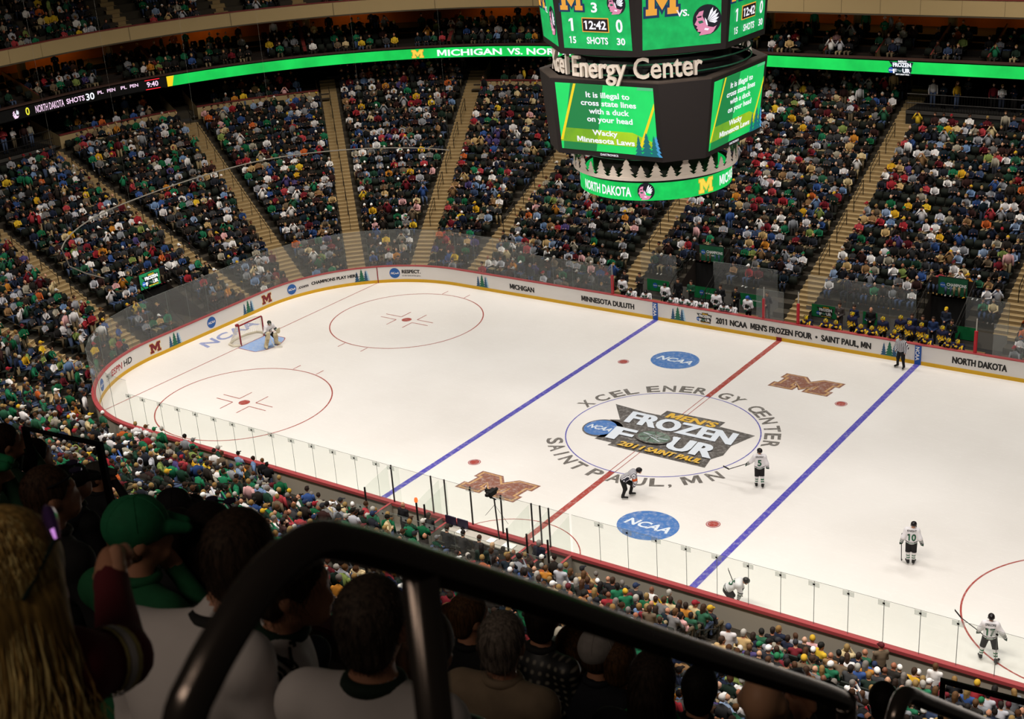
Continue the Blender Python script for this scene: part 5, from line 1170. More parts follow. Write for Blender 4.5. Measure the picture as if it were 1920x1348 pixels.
gp = lambda t, v: V3(*(lerp(foot, t)*(1-v)+lerp(topb, t)*v), .06+1.16*v)
for k in range(N2): t = k/(N2-1); b.tube([gp(t, v) for v in np.linspace(0, 1, 4)], .006, CW, 3, False)
for v in np.linspace(0, 1, 14): b.tube([gp(t, v) for t in np.linspace(0, 1, 17)], .006, CW, 3, False)
for y in np.linspace(-.85, .85, 18): b.tube([(0, y, 1.23), (-.5*math.sqrt(max(0, 1-(y/.93)**2)), y, 1.22)], .006, CW, 3, False)
for x in (-.12, -.25, -.38): b.tube([(x, -.85, 1.22), (x, .85, 1.22)], .006, CW, 3, False)
b.build('netting', gl)
b = MB(); b.box((-.06, -.98, 1.3), (.16, .16, .12), mat('8f1d25', .5)); tag(b.build('water_bottle', None, loc=(-27.13, 0, 0)), 'small red water bottle on top of the goal frame', 'bottle')
# ---------------------------------------------------------------- team benches on the far side
def bench_pose(tall):
    J = skate_pose() if tall else None
    if tall: J = standing('front', .05); return J
    J = seated(.3, 'knees', .62); 
    for e, s in (('L', -1), ('R', 1)): J['el'+e] = J['chest']+V3(s*.27, .2, -.06); J['wr'+e] = V3(s*.12, .62, 1.12); J['kn'+e] = V3(s*.13, .36, .62); J['an'+e] = V3(s*.13, .3, .1); J['toe'+e] = V3(s*.14, .46, .05)
    J['head'] = J['neck']+V3(0, .1, .13); return J
MH = mat('e6c41a', .4)
def bench_set(navy):
    out = []
    for tall in (0, 1):
        J = bench_pose(tall); R = headframe(0, -.25 if not tall else -.1); H = J['head']; c = (JN, JY, JN) if navy else (JW, JG, JK)
        body = sdf_mesh('person', body_prims(J, 1.02, hand=False)+head_prims(H, R), [mat('b98468', .6), c[0], PB, mat('1a1818')], .03, .045)
        jp, up, fa = jersey_prims(J); jm = sdf_mesh('jersey', jp, list(c), .022, .05, stripe_fn(J['pelvis'], up, fa, HB, SBD if not navy else [(.05, .12, 1), (.17, .24, 1)]))
        hm = sdf_mesh('helmet', helmet_prims(H, R), [MH if navy else BH], .018, .02); gl_ = [glove_mesh(J, e, (mat('c09c1c', .6) if e == 'L' else JN) if navy else GG) for e in 'LR']
        ft = np.cross(up, V3(1, 0, 0)); ft = ft if ft[1] > 0 else -ft; d = Decal()
        if navy: d.put(letter_m(JY, mat('c89a14', .7), .27, .22))
        else: d.put(chief_emblem(mat('b08a80'), JK, JG, .13))
        em = d.build('chest_emblem', on_cloth(jm, J['chest']-up*.1, V3(-1, 0, 0), up, ft), None, .006, .006); ed = em.data; bpy.data.objects.remove(em); wings = None
        if navy:
            b = MB(); f = lambda x, y, z: H+R@V3(x, y, z)*1.14
            for s in (-1, 1): b.tube([f(s*.03, .12, .06), f(s*.045, .07, .13), f(s*.05, -.06, .14)], .014, JN, 5)
            b.tube([f(0, .12, .07), f(0, .03, .142), f(0, -.1, .11)], .012, JN, 5); w_ = b.build('helmet_wings'); wings = w_.data; bpy.data.objects.remove(w_)
        out.append((body, jm, hm, gl_, ed, wings))
    return out
BW, BNV = bench_set(False), bench_set(True)
def bench_player(S, x, y, tall, label, group, rz, helm=None):
    body, jm, hm, g2, ed, wings = S[tall]; o = obj('person', body, None, (x, y, .2 if tall else .1), PI+rz); j = obj('jersey', jm, o); h = obj('helmet', hm, o); obj('chest_emblem', ed, j)
    if helm: set_mats(h, [helm])
    for g_ in g2: obj('glove', g_, o)
    if wings: obj('helmet_stripe', wings, h)
    tag(o, label, 'person', group)
wx = [(-10.35, 1), (-9.5, 0), (-8.6, 0), (-7.5, 1), (-6.75, 0), (-6.1, 0), (-5.45, 0), (-4.85, 0), (-4.25, 1), (-3.6, 0), (-3.0, 0), (-2.3, 1)]
for i, (x, t) in enumerate(wx):
    bench_player(BW, x, 13.95 if t else 13.75, t, 'player in white jersey and blue helmet standing at right end of the white bench' if i == 11 else f'player in white jersey {"standing" if t else "leaning over the boards"}, {ordn(i+1)} from left on the white team bench', 'white team players on the bench', rnd.uniform(-.3, .3), mat('2a4f9c', .4) if i == 11 else None)
mx_ = [(1.45, 0), (2.4, 0), (3.0, 0), (3.75, 1), (4.3, 0), (4.9, 0), (5.4, 1), (6.15, 1), (6.3, 0), (6.85, 1), (7.45, 1), (8.0, 0), (8.55, 1), (9.1, 0), (9.6, 0)]
for i, (x, t) in enumerate(mx_):
    bench_player(BNV, x, (14.5 if i == 7 else 13.95) if t else 13.75, t, f'player in navy jersey and yellow helmet {"standing" if t else "leaning over boards"}, {ordn(i+1)} from left on navy bench', 'navy team players on the bench', rnd.uniform(-.3, .3))
SUIT = [(-10.75, 'dark jacket and tan trousers', '17171a', '7a6a50', 'fold'), (-9.73, 'grey suit with arms folded', '2f2c2c', '2a2828', 'fold'), (-7.19, 'black jacket', '141417', '1c1c20', 'down'), (-6.33, 'green jacket', '1c4a34', '2a2a2a', 'fold'), (-4.46, 'black suit', '16161a', '1a1a1c', 'front'), (-3.5, 'black suit and yellow tie', '18181a', '1a1a1c', 'front'), (-1.6, 'dark top, crouching at right end', '1c1412', '1a1a1a', 'front'),
        (2.65, 'grey brown suit', '4a4240', '3e3836', 'front'), (3.46, 'navy sweatshirt with yellow letters', '1a2342', '23262e', 'front'), (4.38, 'black suit with bald head', '171518', '1a181a', 'front'), (6.6, 'navy jacket', '1a2342', '22242a', 'down'), (7.17, 'black top with long dark hair', '17171a', '1a1a1a', 'down'), (7.73, 'navy blue shirt', '22345c', '22242a', 'front'), (8.23, 'dark coat and yellow cap', '242b3c', '3a4660', 'front'), (8.7, 'black suit with yellow tie', '161418', '18161a', 'front')]
SJ = {a: standing(a) for a in ('fold', 'down', 'front', 'face')}; SR = headframe(0, -.1); SME = {}
for a, J in SJ.items(): SME[a] = (sdf_mesh('person', body_prims(J)+head_prims(J['head'], SR), PLACEM, .026, .045), sdf_mesh('hair', hair_prims(J['head'], SR, 1.03), [HAIRM], .02, .02), sdf_mesh('cap', cap_prims(J['head'], SR, 1.06), [HAIRM], .02, .02), sdf_mesh('hair', hair_prims(J['head'], SR, 1.04, long=.22), [HAIRM], .02, .02))
def stander(label, loc, rz, arms, top, legs, hair='2a1c14', kind='hair', skin='b98468', tie=None, group=None, shoes='1a1a1a'):
    me, h, c, lh = SME[arms]; o = obj('person', me, None, loc, rz); set_mats(o, [mat(skin, .6), mat(top, .85), mat(legs, .85), mat(shoes, .6)])
    if kind: q = obj('hair' if kind != 'cap' else 'cap', {'hair': h, 'cap': c, 'long': lh}[kind], o); set_mats(q, [mat(hair, .75)])
    if tie:
        d = Decal(); d.poly([(-.1, .2), (.1, .2), (.0, -.16)], mat('e2dede', .8)).layer(); d.poly([(-.02, .17), (.02, .17), (.035, -.12), (0, -.17), (-.035, -.12)], mat(tie, .7)); d.build('shirt_and_tie', on_cloth(me, SJ[arms]['chest'], (-1, 0, 0), (0, 0, 1), (0, 1, 0)), o, .004, .004)
    return tag(o, label, 'person', group)
for i, (x, t, a, c, p) in enumerate(SUIT):
    y = 14.85 if i != 13 else 15.3
    o = stander(f'person in {t}, standing behind the {"white" if i < 7 else "navy"} team bench', (x, y, .25 if i != 13 else .7), PI+rnd.uniform(-.2, .2), p, a, c, kind=('cap' if i == 13 else 'long' if i == 11 else None if i == 9 else 'hair'), hair='d8b01c' if i == 13 else '2a1c14', tie={4: 'c9c5c2', 5: 'b89a2a', 7: 'c9b8a0', 14: 'd8b83a'}.get(i))
    if i == 8: d = Decal(); d.put(letter_m(JY, JY, .2, .12)); d.build('chest_lettering', on_cloth(SME[p][0], SJ[p]['chest'], (-1, 0, 0), (0, 0, 1), (0, 1, 0)), o, .004, .004)
b = MB()
for a, c in BENCH: ring_flat(b, a, c, .12, 3.0, .2, mat('2a2928', .8)); ring_wall(b, a, c, 2.98, 0, 1.1, mat('77726b', .8))
struct(b.build('bench_floor'))
for i, (x0, x1) in enumerate(((-9.9, -1.9), (.9, 10.6))):
    b = MB(); b.box(((x0+x1)/2, 14.25, .62), (x1-x0, .32, .06), mat('7a5a3a', .7)); 
    o = tag(b.build('players_bench'), ['long wooden bench behind the white jersey players', 'long wooden bench behind the navy jersey players'][i], 'bench')
    for x in np.linspace(x0+.3, x1-.3, 5): q = MB(); q.box((x, 14.25, .4), (.08, .26, .4), DARK); q.build('leg', o)
GBN = mat('12703c', .6, noise=.12, scale=3)
for i, (x, w, kind) in enumerate(((-9.1, 1.5, 'n'), (-6.0, 1.6, 'n'), (-3.0, 1.5, 'n'), (1.35, 1.5, 'f'), (3.95, .8, 'f'), (8.9, 1.5, 'p'))):
    d = Decal(); d.rect(-w/2, -.36, w/2, .36, GBN).layer()
    if kind == 'n': d.put(ncaa_disc(NB2, WH2, .16), -.2, 0); d.text('NCAA.com', .28, -.04, .09, WH2, width=.55, bold=.02)
    if kind == 'f': d.put(frozen_four(DKT, WH2, mat('e2ae2c'), NB2, TG), 0, 0, .085 if w < 1 else .13)
    d.layer(); d.rect(-w/2, -.22, w/2, -.21, TG)
    o = d.build('banner', frame_map(P(far_s(x), 2.93, .92), (1, 0, 0), (0, 0, 1), (0, -1, 0)))
    tag(o, ['green banner behind the left end of the white team bench', 'green banner behind the middle of the white team bench', 'green banner behind the right end of the white team bench', 'green FROZEN FOUR banner behind the left end of the navy bench', 'small green FROZEN FOUR banner beside the navy sweatshirt man', 'plain green banner behind the right end of the navy bench'][i], 'banner')
for i, (a, c) in enumerate(((-10.3, -7.9), (-5.5, -3.4), (-3.4, -1.5), (.3, 2.6), (2.6, 5), (5, 6.4), (9.0, 11.2))):
    pane(far_s(a), far_s(c), 1.2, 2.9, GLE, f'glass panel behind the team benches, {ordn(i+1)} from the left', 'glass panels behind the benches', dd=3.0, clip=False)
PADR = mat('b3202c', .5)
for i, x in enumerate((-10.55, -.98, 1.02, 10.45)):
    b = MB(); b.tube([(x, 13.08, 1.1), (x, 13.08, 2.25)], .09, PADR, 8); o = tag(b.build('padded_post'), ['red padded post at the left end of the white bench', 'red padded post at the right end of the white bench', 'red padded post at the left end of the navy bench', 'red padded post at the right end of the navy bench'][i], 'post')
    b = MB(); b.tube([(x, 13.1, 2.2), (x, 13.1, 2.9)], .03, mat('b8b2aa', .4), 6); b.build('steel_top', o)
# ---------------------------------------------------------------- penalty boxes and timekeepers on the near side
PX = [-5.5, -3.4, -2.7, -1.4, .1, 1.55, 1.95, 2.35, 3.3]
for i, (a, c) in enumerate(zip(PX[1:], PX)):
    pane(near_s(a), near_s(c), 1.11, ZL, GLS, f'rink glass pane in front of the penalty boxes, {ordn(i+1)} from the left', 'glass panes in front of the penalty boxes', post=.035, clip=i in (0, 3, 4))
for i, x in enumerate((-5.6, -2.9, -2.5, 1.5, 2.4, 3.35)):
    b = MB(); b.add([(x, -13.1, 1.1), (x, -14.6, 1.1), (x, -14.6, 2.5), (x, -13.1, 2.8)], [(0, 1, 2, 3)], GLS); o = tag(b.build('glass_partition'), f'glass partition between the penalty boxes, {ordn(i+1)} from the left', 'glass', 'penalty box partitions')
    b = MB(); b.tube([(x, -14.6, 0), (x, -14.6, 2.5)], .04, POST, 6); b.build('post', o); b = MB(); b.add([(x-.05, -13.1, 1.1), (x-.05, -14.6, 1.1), (x+.05, -14.6, 1.1), (x+.05, -13.1, 1.1)], [(0, 1, 2, 3)], RC); b.box((x, -13.85, .55), (.06, 1.5, 1.08), GB); b.build('low_wall', o)
xs = [-5.6, -4.4, -3.2, -2.0, -.8, .4, 1.6, 3.3]
for i, (a, c) in enumerate(zip(xs[1:], xs)): pane(near_s(a), near_s(c), .7, 1.9, GLS, f'low glass panel behind the penalty boxes, {ordn(i+1)} from the left', 'low glass panels behind the penalty boxes', dd=2.0, clip=i < 4)
b = MB(); ring_flat(b, near_s(3.3), near_s(-5.6), .12, 2.2, .1, mat('8a847a', .8)); struct(b.build('penalty_box_floor'))
b = MB(); b.box((-.5, -13.55, .95), (3.8, .6, .05), mat('b9b2a8', .6)); o = tag(b.build('timekeeper_table'), 'long narrow timekeeper table along the near boards', 'table')
for x in (-2.2, -.5, 1.2): q = MB(); q.box((x, -13.55, .47), (.06, .5, .92), GB); q.build('leg', o)
for i, (x, w) in enumerate(((.75, .5), (-.1, .3), (-1.6, .32))):
    b = MB(); b.box((x, -13.55, 1.0), (w, .36, .04), mat('eceae6', .6)); tag(b.build('paper_stack'), ['large white paper stack on right end of the timekeeper table', 'white papers in the middle of the timekeeper table', 'white papers on left end of the timekeeper table'][i], 'paper')
for i, x in enumerate((-2.25, -1.65)):
    b = MB(); b.box((x, -13.35, 1.25), (.52, .05, .36), mat('231b33', .5)); o = tag(b.build('monitor'), ['dark monitor on timekeeper table, left one', 'dark monitor on timekeeper table, right one'][i], 'monitor'); q = MB(); q.box((x, -13.38, 1.03), (.12, .14, .12), DARK); q.build('foot', o)
for i, (x, d, lab, a, top, leg, kind, hair) in enumerate(((-4.2, -14.0, 'bald man in black suit in the left penalty box', 'front', '17161a', '1a1a1c', None, ''), (-2.7, -14.2, 'man in black suit standing beside the red goal lamp', 'front', '151417', '1a1a1c', 'hair', '3a2c22'), (2.42, -13.9, 'grey haired man in navy blazer and khaki trousers standing at the gate', 'front', '171b2c', '8a7852', 'hair', '8c8680'))):
    stander(lab, (x, d, .12), 0, a, top, leg, hair or '2a1c14', kind)
for i, (x, lab, top, hair) in enumerate(((-1.9, 'leftmost', '1c1a1c', '2a1c14'), (-1.1, 'second from left', '222022', '1a1412'), (-.3, 'third from left', '19181b', '3a2618'), (.5, 'rightmost', '2c2c30', 'c9a07a'))):
    me, tops = NB[2 if i != 3 else 0]; o = obj('person', me, None, (x, -14.3, .12), 0); set_mats(o, [mat('b98468', .6), mat(top, .85), mat('1c1a1a', .85), mat('1a1a1a')]); c = obj('hair', tops['hair'], o); set_mats(c, [mat(hair, .75)])
    tag(o, f'official in dark suit seated at the timekeeper table, {lab} of four', 'person', 'officials at the timekeeper table')
    b = MB(); b.box((0, -.25, .62), (.46, .06, .5), mat('2b2a24', .6)); c = b.build('office_chair', None, loc=(x, -14.32, .12)); tag(c, f'dark chair under the official seated {lab} at the timekeeper table', 'chair'); q = MB(); q.box((0, 0, .42), (.46, .46, .07), mat('2b2a24', .6)); q.build('seat', c); q = MB(); q.tube([(0, 0, 0), (0, 0, .4)], .04, DARK, 6); q.build('post', c)
b = MB(); b.lathe([(.0, 0), (.07, 0), (.075, .1), (.05, .17), (0, .18)], mat('ff4a1c', emit=3), 12); tag(b.build('goal_lamp', None, loc=(-2.9, -14.6, 2.52)), 'glowing red lamp on the post of the left penalty box', 'lamp')
cm_ = empty('camera_stand', (.1, -13.3, 1.0)); tag(cm_, 'black video camera on a tall thin stand at the timekeeper table', 'camera')
b = MB(); b.tube([(0, 0, 0), (-.1, 0, 1.75)], .03, POST, 6); b.tube([(-.02, 0, 1.75), (-.42, .05, 1.78)], .03, POST, 6); b.build('pole', cm_); b = MB(); b.tube([(-.1, 0, 1.5), (-.6, .0, .9)], .008, POST, 4); b.tube([(-.1, 0, 1.5), (.5, 0, .8)], .008, POST, 4); b.build('guy_wire', cm_)
b = MB(); b.box((-.25, .05, 1.98), (.22, .42, .2), DARK); b.box((-.25, -.2, 2.0), (.12, .2, .1), DARK); b.tube([(-.25, .26, 1.98), (-.25, .42, 1.98)], .07, DARK, 10); b.box((-.4, 0, 2.05), (.2, .1, .12), DARK); b.box((-.25, 0, 1.83), (.08, .08, .14), DARK); b.build('camera_body', cm_)
# ---------------------------------------------------------------- the viewer's own section: terrace, handrails, people in front
b = MB(); TDK = mat('2a2622', .9)
for k in range(10):
    y0 = -50.9+.82*k; z = 24.72-.81*(y0+.41+48.53); b.box((18.5, y0+.41, z-.5), (22.5, .82, 1.0), TDK)
struct(b.build('viewer_stand_floor'))
b = MB(); b.box((20.5, -42.45, 19.6), (18.5, .12, 1.5), mat('3a2e2a', .7)); b.box((20.5, -42.45, 20.38), (18.5, .2, .06), mat('5a2a28', .5)); struct(b.build('balcony_wall'))
RT = mat('5e5651', .2, .85)
b = MB(); rp = [(27.74, -49.62, 26.1), (27.74, -49.6, 26.55), (27.74, -49.565, 26.68), (27.74, -49.53, 26.722), (27.74, -49.49, 26.752), (27.74, -49.45, 26.775), (27.74, -49.41, 26.79), (27.74, -49.35, 26.792), (27.74, -49.3, 26.765), (27.74, -49.24, 26.722), (27.74, -49.16, 26.66), (27.74, -48.94, 26.49), (27.74, -48.65, 26.26), (27.74, -48.26, 25.955), (27.74, -47.8, 25.595), (27.74, -47.74, 25.53), (27.74, -47.72, 25.44), (27.74, -47.72, 24.3)]
def smooth_path(pts, n=4):
    pts = [np.array(p, float) for p in pts]; out = []
    for i in range(len(pts)-1):
        p0, p1, p2, p3 = pts[max(i-1, 0)], pts[i], pts[i+1], pts[min(i+2, len(pts)-1)]
        for t in np.linspace(0, 1, n, False): out.append(.5*((2*p1)+(-p0+p2)*t+(2*p0-5*p1+4*p2-p3)*t*t+(-p0+3*p1-3*p2+p3)*t**3))
    return out+[pts[-1]]
b.tube(smooth_path(rp), .0235, RT, 20); hr1 = tag(b.build('stair_handrail', smooth=True), 'large dark polished handrail arching across the lower foreground', 'handrail')
b = MB(); b.tube([(27.74, -49.178, 26.66), (27.74, -49.178, 25.2)], .0245, RT, 16); b.build('post', hr1, smooth=True)
b = MB(); b.tube(smooth_path([(27.74, -47.42, 24.4), (27.74, -47.42, 25.15), (27.74, -47.39, 25.25), (27.74, -47.33, 25.295), (27.74, -47.25, 25.25), (27.74, -47.1, 25.13), (27.74, -46.5, 24.66), (27.74, -45.6, 23.95), (27.74, -45.55, 23.8), (27.74, -45.55, 22.6)]), .0235, RT, 14)
tag(b.build('stair_handrail', smooth=True), 'second dark handrail lower on the stairs at the bottom right corner', 'handrail')
b = MB(); G_ = mat('131112', .35, .4)
b.tube([(21.2, -45.6, 22.6), (21.2, -45.6, 23.95), (21.6, -45.34, 23.81), (21.6, -45.34, 22.6)], .03, G_, 6); tag(b.build('guard_rail'), 'black guard rail standing among the dark heads at the far left', 'rail')
b = MB(); b.tube([(26.46, -42.66, 20.4), (26.46, -42.66, 21.98), (27.6, -42.0, 21.56), (27.6, -42.0, 20.3)], .03, G_, 6); tag(b.build('guard_rail'), 'black guard rail at the balcony edge near the lower right corner', 'rail')
HMAT = {}
def hair_mat(c, streak=0):
    k = (c, streak)
    if k not in HMAT:
        m = bpy.data.materials.new('hair'); m.use_nodes = True; nt = m.node_tree; b = nt.nodes['Principled BSDF']; L = nt.links; b.inputs['Roughness'].default_value = .7; b.inputs['Specular IOR Level'].default_value = .15
        tc = nt.nodes.new('ShaderNodeTexCoord'); mp = nt.nodes.new('ShaderNodeMapping'); mp.inputs['Scale'].default_value = (90, 90, 6); n = nt.nodes.new('ShaderNodeTexNoise'); n.inputs['Scale'].default_value = 1; n.inputs['Detail'].default_value = 3
        L.new(tc.outputs['Object'], mp.inputs[0]); L.new(mp.outputs[0], n.inputs['Vector']); r = nt.nodes.new('ShaderNodeValToRGB'); q = srgb(c); r.color_ramp.elements[0].position = .35; r.color_ramp.elements[1].position = .7
        r.color_ramp.elements[0].color = (*[v*.45 for v in q], 1); r.color_ramp.elements[1].color = (*[min(1, v*1.5) for v in q], 1); L.new(n.outputs['Fac'], r.inputs[0]); L.new(r.outputs[0], b.inputs['Base Color']); HMAT[k] = m
    return HMAT[k]
def strands(me, m, n, length, droop, r=.0012, seed=1, fwd=None):
    """loose locks growing from a hair surface"""
    rr = random.Random(seed); mb = MB(); P_ = me.polygons; A = np.array([p.area for p in P_]); cdf = np.cumsum(A/A.sum())
    for k in range(n):
        p = P_[int(np.searchsorted(cdf, rr.random()))]; o = np.array(p.center); nn = np.array(p.normal); t = nn*.12+np.array((0, 0, -droop))+np.array([rr.gauss(0, .18) for _ in range(3)])
        if fwd is not None: t = t+np.array(fwd)
        t = t-nn*(t@nn)*.75; t /= np.linalg.norm(t)+1e-9; L = length*rr.uniform(.5, 1.2)
        mb.tube([o-nn*.003, o+t*L*.5+nn*.004, o+t*L+np.array((0, 0, -L*.1*droop))], [r, r, r*.3], m, 3, False)
    return mb
def fg(label, H, rz, hy, hp, hair, htype, top, skin='b07c60', arms='lap', lean=.1, capc=None, h=.02, k=1.0, legs=True, strand=0, collar=None, wj=None, shift=None, glasses=False, joints=None, fat=1.0, trous='22242c', topmat=None):
    J = seated(lean, arms); off = J['head'].copy()
    if wj: J.update({a: rotz((np.array(v, float)-np.array(H)), -rz)+off for a, v in wj.items()})
    if shift is not None:
        for a in J: J[a] = J[a]+np.array(shift)*(0 if a == 'head' else .45 if a == 'neck' else 1)
    if joints: J.update({a: np.array(v, float) for a, v in joints.items()})
    R = headframe(hy-rz, hp); Hd = J['head']; hpz = head_prims(Hd, R); f = lambda x, y, z: Hd+R@V3(x, y, z)
    hpz += [cap(f(-.03, .085, .03), f(.03, .085, .03), .012, .012, 0), cap(f(-.018, .088, -.07), f(.018, .088, -.07), .011, .011, 0), cap(f(-.016, .086, -.085), f(.016, .086, -.085), .011, .011, 0)]
    o = obj('person', sdf_mesh('person', body_prims(J, fat)+hpz, [mat(skin, .55), topmat or mat(top, .85, noise=.15, scale=14), mat(trous, .85), mat('161414', .6)], h, .03), None, np.array(H)-rotz(off*k, rz), rz); o.scale = (k, k, k)
    b = MB()
    for s in (-1, 1): b.lathe([(.0, -.009), (.007, -.006), (.009, 0), (.007, .006), (0, .009)], mat('20140e', .2), 8, f(s*.033, .076, .012))
    b.build('eye', o, smooth=True)
    if htype in ('short', 'long', 'buzz', 'thin'):
        s = {'short': 1.04, 'long': 1.1, 'buzz': .995, 'thin': .985}[htype]; me = sdf_mesh('hair', hair_prims(Hd, R, s, long=.26 if htype == 'long' else 0), [hair_mat(hair)], .011 if h < .02 else .014, .02); ho = obj('hair', me, o)
        if strand: strands(me, hair_mat(hair), strand, .12 if htype == 'long' else .055 if htype == 'short' else .022, .8, .0008, len(label)).build('hair_strands', ho)
    if capc:
        me = sdf_mesh('cap', cap_prims(Hd, R, 1.1), [mat(capc, .8, noise=.12, scale=30)], .01 if h < .02 else .014, .012); c = obj('cap', me, o)
        q = MB(); q.lathe([(0, .012), (.012, .008), (.014, 0)], mat(capc, .8), 8, f(0, -.013, .15)); 
        for a in np.linspace(0, PI, 4)[:3]: q.tube([f(.1*math.cos(a)*math.cos(t)*1.0, -.013+.121*math.sin(a)*math.cos(t), .046+.111*math.sin(t)) for t in np.linspace(.1, PI-.1, 12)], .0022, mat(capc, .8), 4)
        q.build('seam_and_button', c)
        if htype is None: ho = obj('hair', sdf_mesh('hair', [ell(f(0, -.03, -.02), (.086, .088, .09), 0, R), cut(ell(f(0, .09, -.03), V3(.12, .1, .2), 0, R)), cut(ell(f(0, 0, .09), V3(.2, .2, .07), 0, R))], [hair_mat(hair)], .014, .02), o)
    if True:
        q = MB(); N_ = J['neck']; q.tube([N_+V3(.066*math.cos(t), .066*math.sin(t)+.004, -.004-.014*math.sin(t)) for t in np.linspace(0, 2*PI, 28, False)], .021, mat(collar or top, .8), 8, closed=True)
        q.build('collar', o, smooth=True)
    if glasses:
        q = MB(); q.tube([f(.086*math.cos(t), .01+.1*math.sin(t), .075+.02*math.sin(t)) for t in np.linspace(-.3, PI+.3, 14)], .005, mat('2a2a30', .15, .6), 6); 
        for s in (-1, 1): q.lathe([(.0, -.004), (.026, -.003), (.026, .003), (0, .004)], mat('4a3f66', .08, .8), 12, f(s*.04, .108, .1))
        q.build('sunglasses', o)
    tag(o, label, 'person'); return o, J, R
def fingers(Wp, R, i=0, curl=.5, sc=1.0, spread=.018):
    """palm, four jointed fingers of different lengths and a thumb from the side of the palm; R columns: across, along, out of the back"""
    f = lambda x, y, z: Wp+R@V3(x, y, z)*sc
    L = [cap(f(-.022, .015, 0), f(-.03, .075, 0), .019*sc, .016*sc, i), cap(f(0, .012, 0), f(0, .08, .002), .02*sc, .017*sc, i), cap(f(.022, .015, 0), f(.03, .07, 0), .019*sc, .015*sc, i)]
    for x, ln in ((-.033, .07), (-.011, .08), (.011, .075), (.032, .06)):
        p = f(x, .085-abs(x)*.2, .004); a = curl*.5; d = R@V3(x*spread*20, math.cos(a), -math.sin(a)); q = p+d*ln*.5*sc; L.append(cap(p, q, .0095*sc, .0088*sc, i)); a += curl*1.1; d = R@V3(x*spread*12, math.cos(a), -math.sin(a)); s_ = q+d*ln*.32*sc; L.append(cap(q, s_, .0088*sc, .008*sc, i)); a += curl*.8; d = R@V3(0, math.cos(a), -math.sin(a)); L.append(cap(s_, s_+d*ln*.25*sc, .008*sc, .0065*sc, i))
    t0 = f(-.035, .03, -.006); t1 = f(-.062, .06, -.02); t2 = f(-.05, .088, -.03-.02*curl); return L+[cap(t0, t1, .0125*sc, .0105*sc, i), cap(t1, t2, .0105*sc, .0085*sc, i)]
DG = '14301f'
# nearest row
JWT = mat('6f6663', .85, noise=.06, scale=5); WSH = mat('cfc8c6', .85, noise=.06, scale=5)
fg('man with brown hair in white jersey seen from behind, left of the arching handrail', (26.231, -48.181, 25.743), .2, .3, .05, '35281f', 'short', 'cfc8c6', h=.016, strand=700, collar='1c1c1c', topmat=WSH, fat=1.14, shift=(-.12, -.08, 0))
o, J, R = fg('man in white jersey with interlaced letters on shoulder, face in profile under the arching handrail', (26.16, -47.952, 25.502), -.5, -.98, -.12, '40352a', 'short', 'cfc8c6', h=.014, strand=500, collar=DG, topmat=WSH, fat=1.14, shift=(-.1, -.02, 0))
d = Decal(); LK, LW = mat('141414', .8), mat('bdb7b2', .8)
for t, x, y in (('N', .012, -.005), ('D', -.02, -.06)): d.layer(); d.text(t, x, y, .085, LK, width=.09, bold=.028); d.layer(); d.text(t, x, y+.006, .07, LW, width=.07, bold=.0); d.layer(); d.text(t, x, y+.009, .062, LK, width=.062, bold=0)
sh = J['neck']+V3(.17, -.06, -.03); nn = rotz(V3(.62, -.57, .54), .5); nn /= np.linalg.norm(nn); uu = np.cross((0, 0, 1.0), nn); uu /= np.linalg.norm(uu); d.build('shoulder_letters', on_cloth(o.data, sh, uu, np.cross(nn, uu), nn), o, .003, .002)
o, J, R = fg('man with cropped brown hair in white jersey with dark ribbed collar, beside the rail post', (26.667, -48.166, 25.665), .25, .28, .05, '3a3029', 'buzz', 'cfc8c6', h=.014, strand=900, collar='1a2a20', topmat=WSH, fat=1.12)
q = Decal(); q.poly([(-.05, .0), (.05, .02), (.05, -.05), (-.04, -.07)], mat('1b1b1b', .8)).layer(); q.poly([(-.035, -.005), (.035, .01), (.035, -.035), (-.03, -.05)], LW)
q.build('shoulder_patch', on_cloth(o.data, J['shR']+V3(0, 0, -.03), (1, .3, 0), (0, 0, 1), (.4, -.8, .45)), o, .003, .002)
o, J, R = fg('person in green baseball cap and green shirt resting chin on hand', (25.015, -47.614, 25.19), .0, -.62, -.08, '6a4a30', None, '1c5a38', arms='chin', h=.014, capc='1c6b45', lean=.14)
fg('brown haired man in profile with sunglasses pushed up on his head', (24.16, -47.387, 25.034), 0, -.5, .0, '3c2a1e', 'thin', '1c1a1a', h=.018, glasses=True, strand=300)
fg('person in grey baseball cap in profile beside the brown haired man', (18.475, -43.257, 21.868), 0, -.75, 0, '3a2a1c', None, '26262a', capc='55504c', arms='face')
fg('person in black baseball cap between the brown haired man and grey cap', (21.105, -45.256, 23.361), 0, -.5, 0, '2a1c14', None, '1a1a1c', capc='1b1a1a')
fg('dark haired person behind the black guard rail at far left', (20.853, -45.346, 23.553), 0, -.3, 0, '1d1512', 'short', '1a1a1c')
fg('dark haired person at the left edge with raised hands', (21.083, -45.693, 23.858), 0, -.4, 0, '2a1a12', 'short', '15301f', arms='face')
fg('person in green cap at the left edge, arm raised to face', (23.952, -47.602, 25.179), 0, -.9, .1, '2a1c14', None, '163a26', capc='1e7a4c', arms='face')
fg('person in dark cap in profile right of the green baseball cap', (22.088, -45.194, 23.372), 0, -.8, -.05, '1f1611', None, '17171a', capc='161415')
fg('person with close cropped dark hair facing the ice right of dark cap', (21.465, -44.553, 22.894), 0, .2, 0, '17110e', 'buzz', '17171a')
fg('dark haired woman with sunglasses on head, left of the brown haired jersey man', (25.013, -47.297, 25.024), 0, .3, 0, '1c1310', 'long', '141315', glasses=True)
fg('person with long dark hair directly behind the green cap man', (23.599, -46.353, 24.179), 0, .3, 0, '1c1310', 'long', '141315')
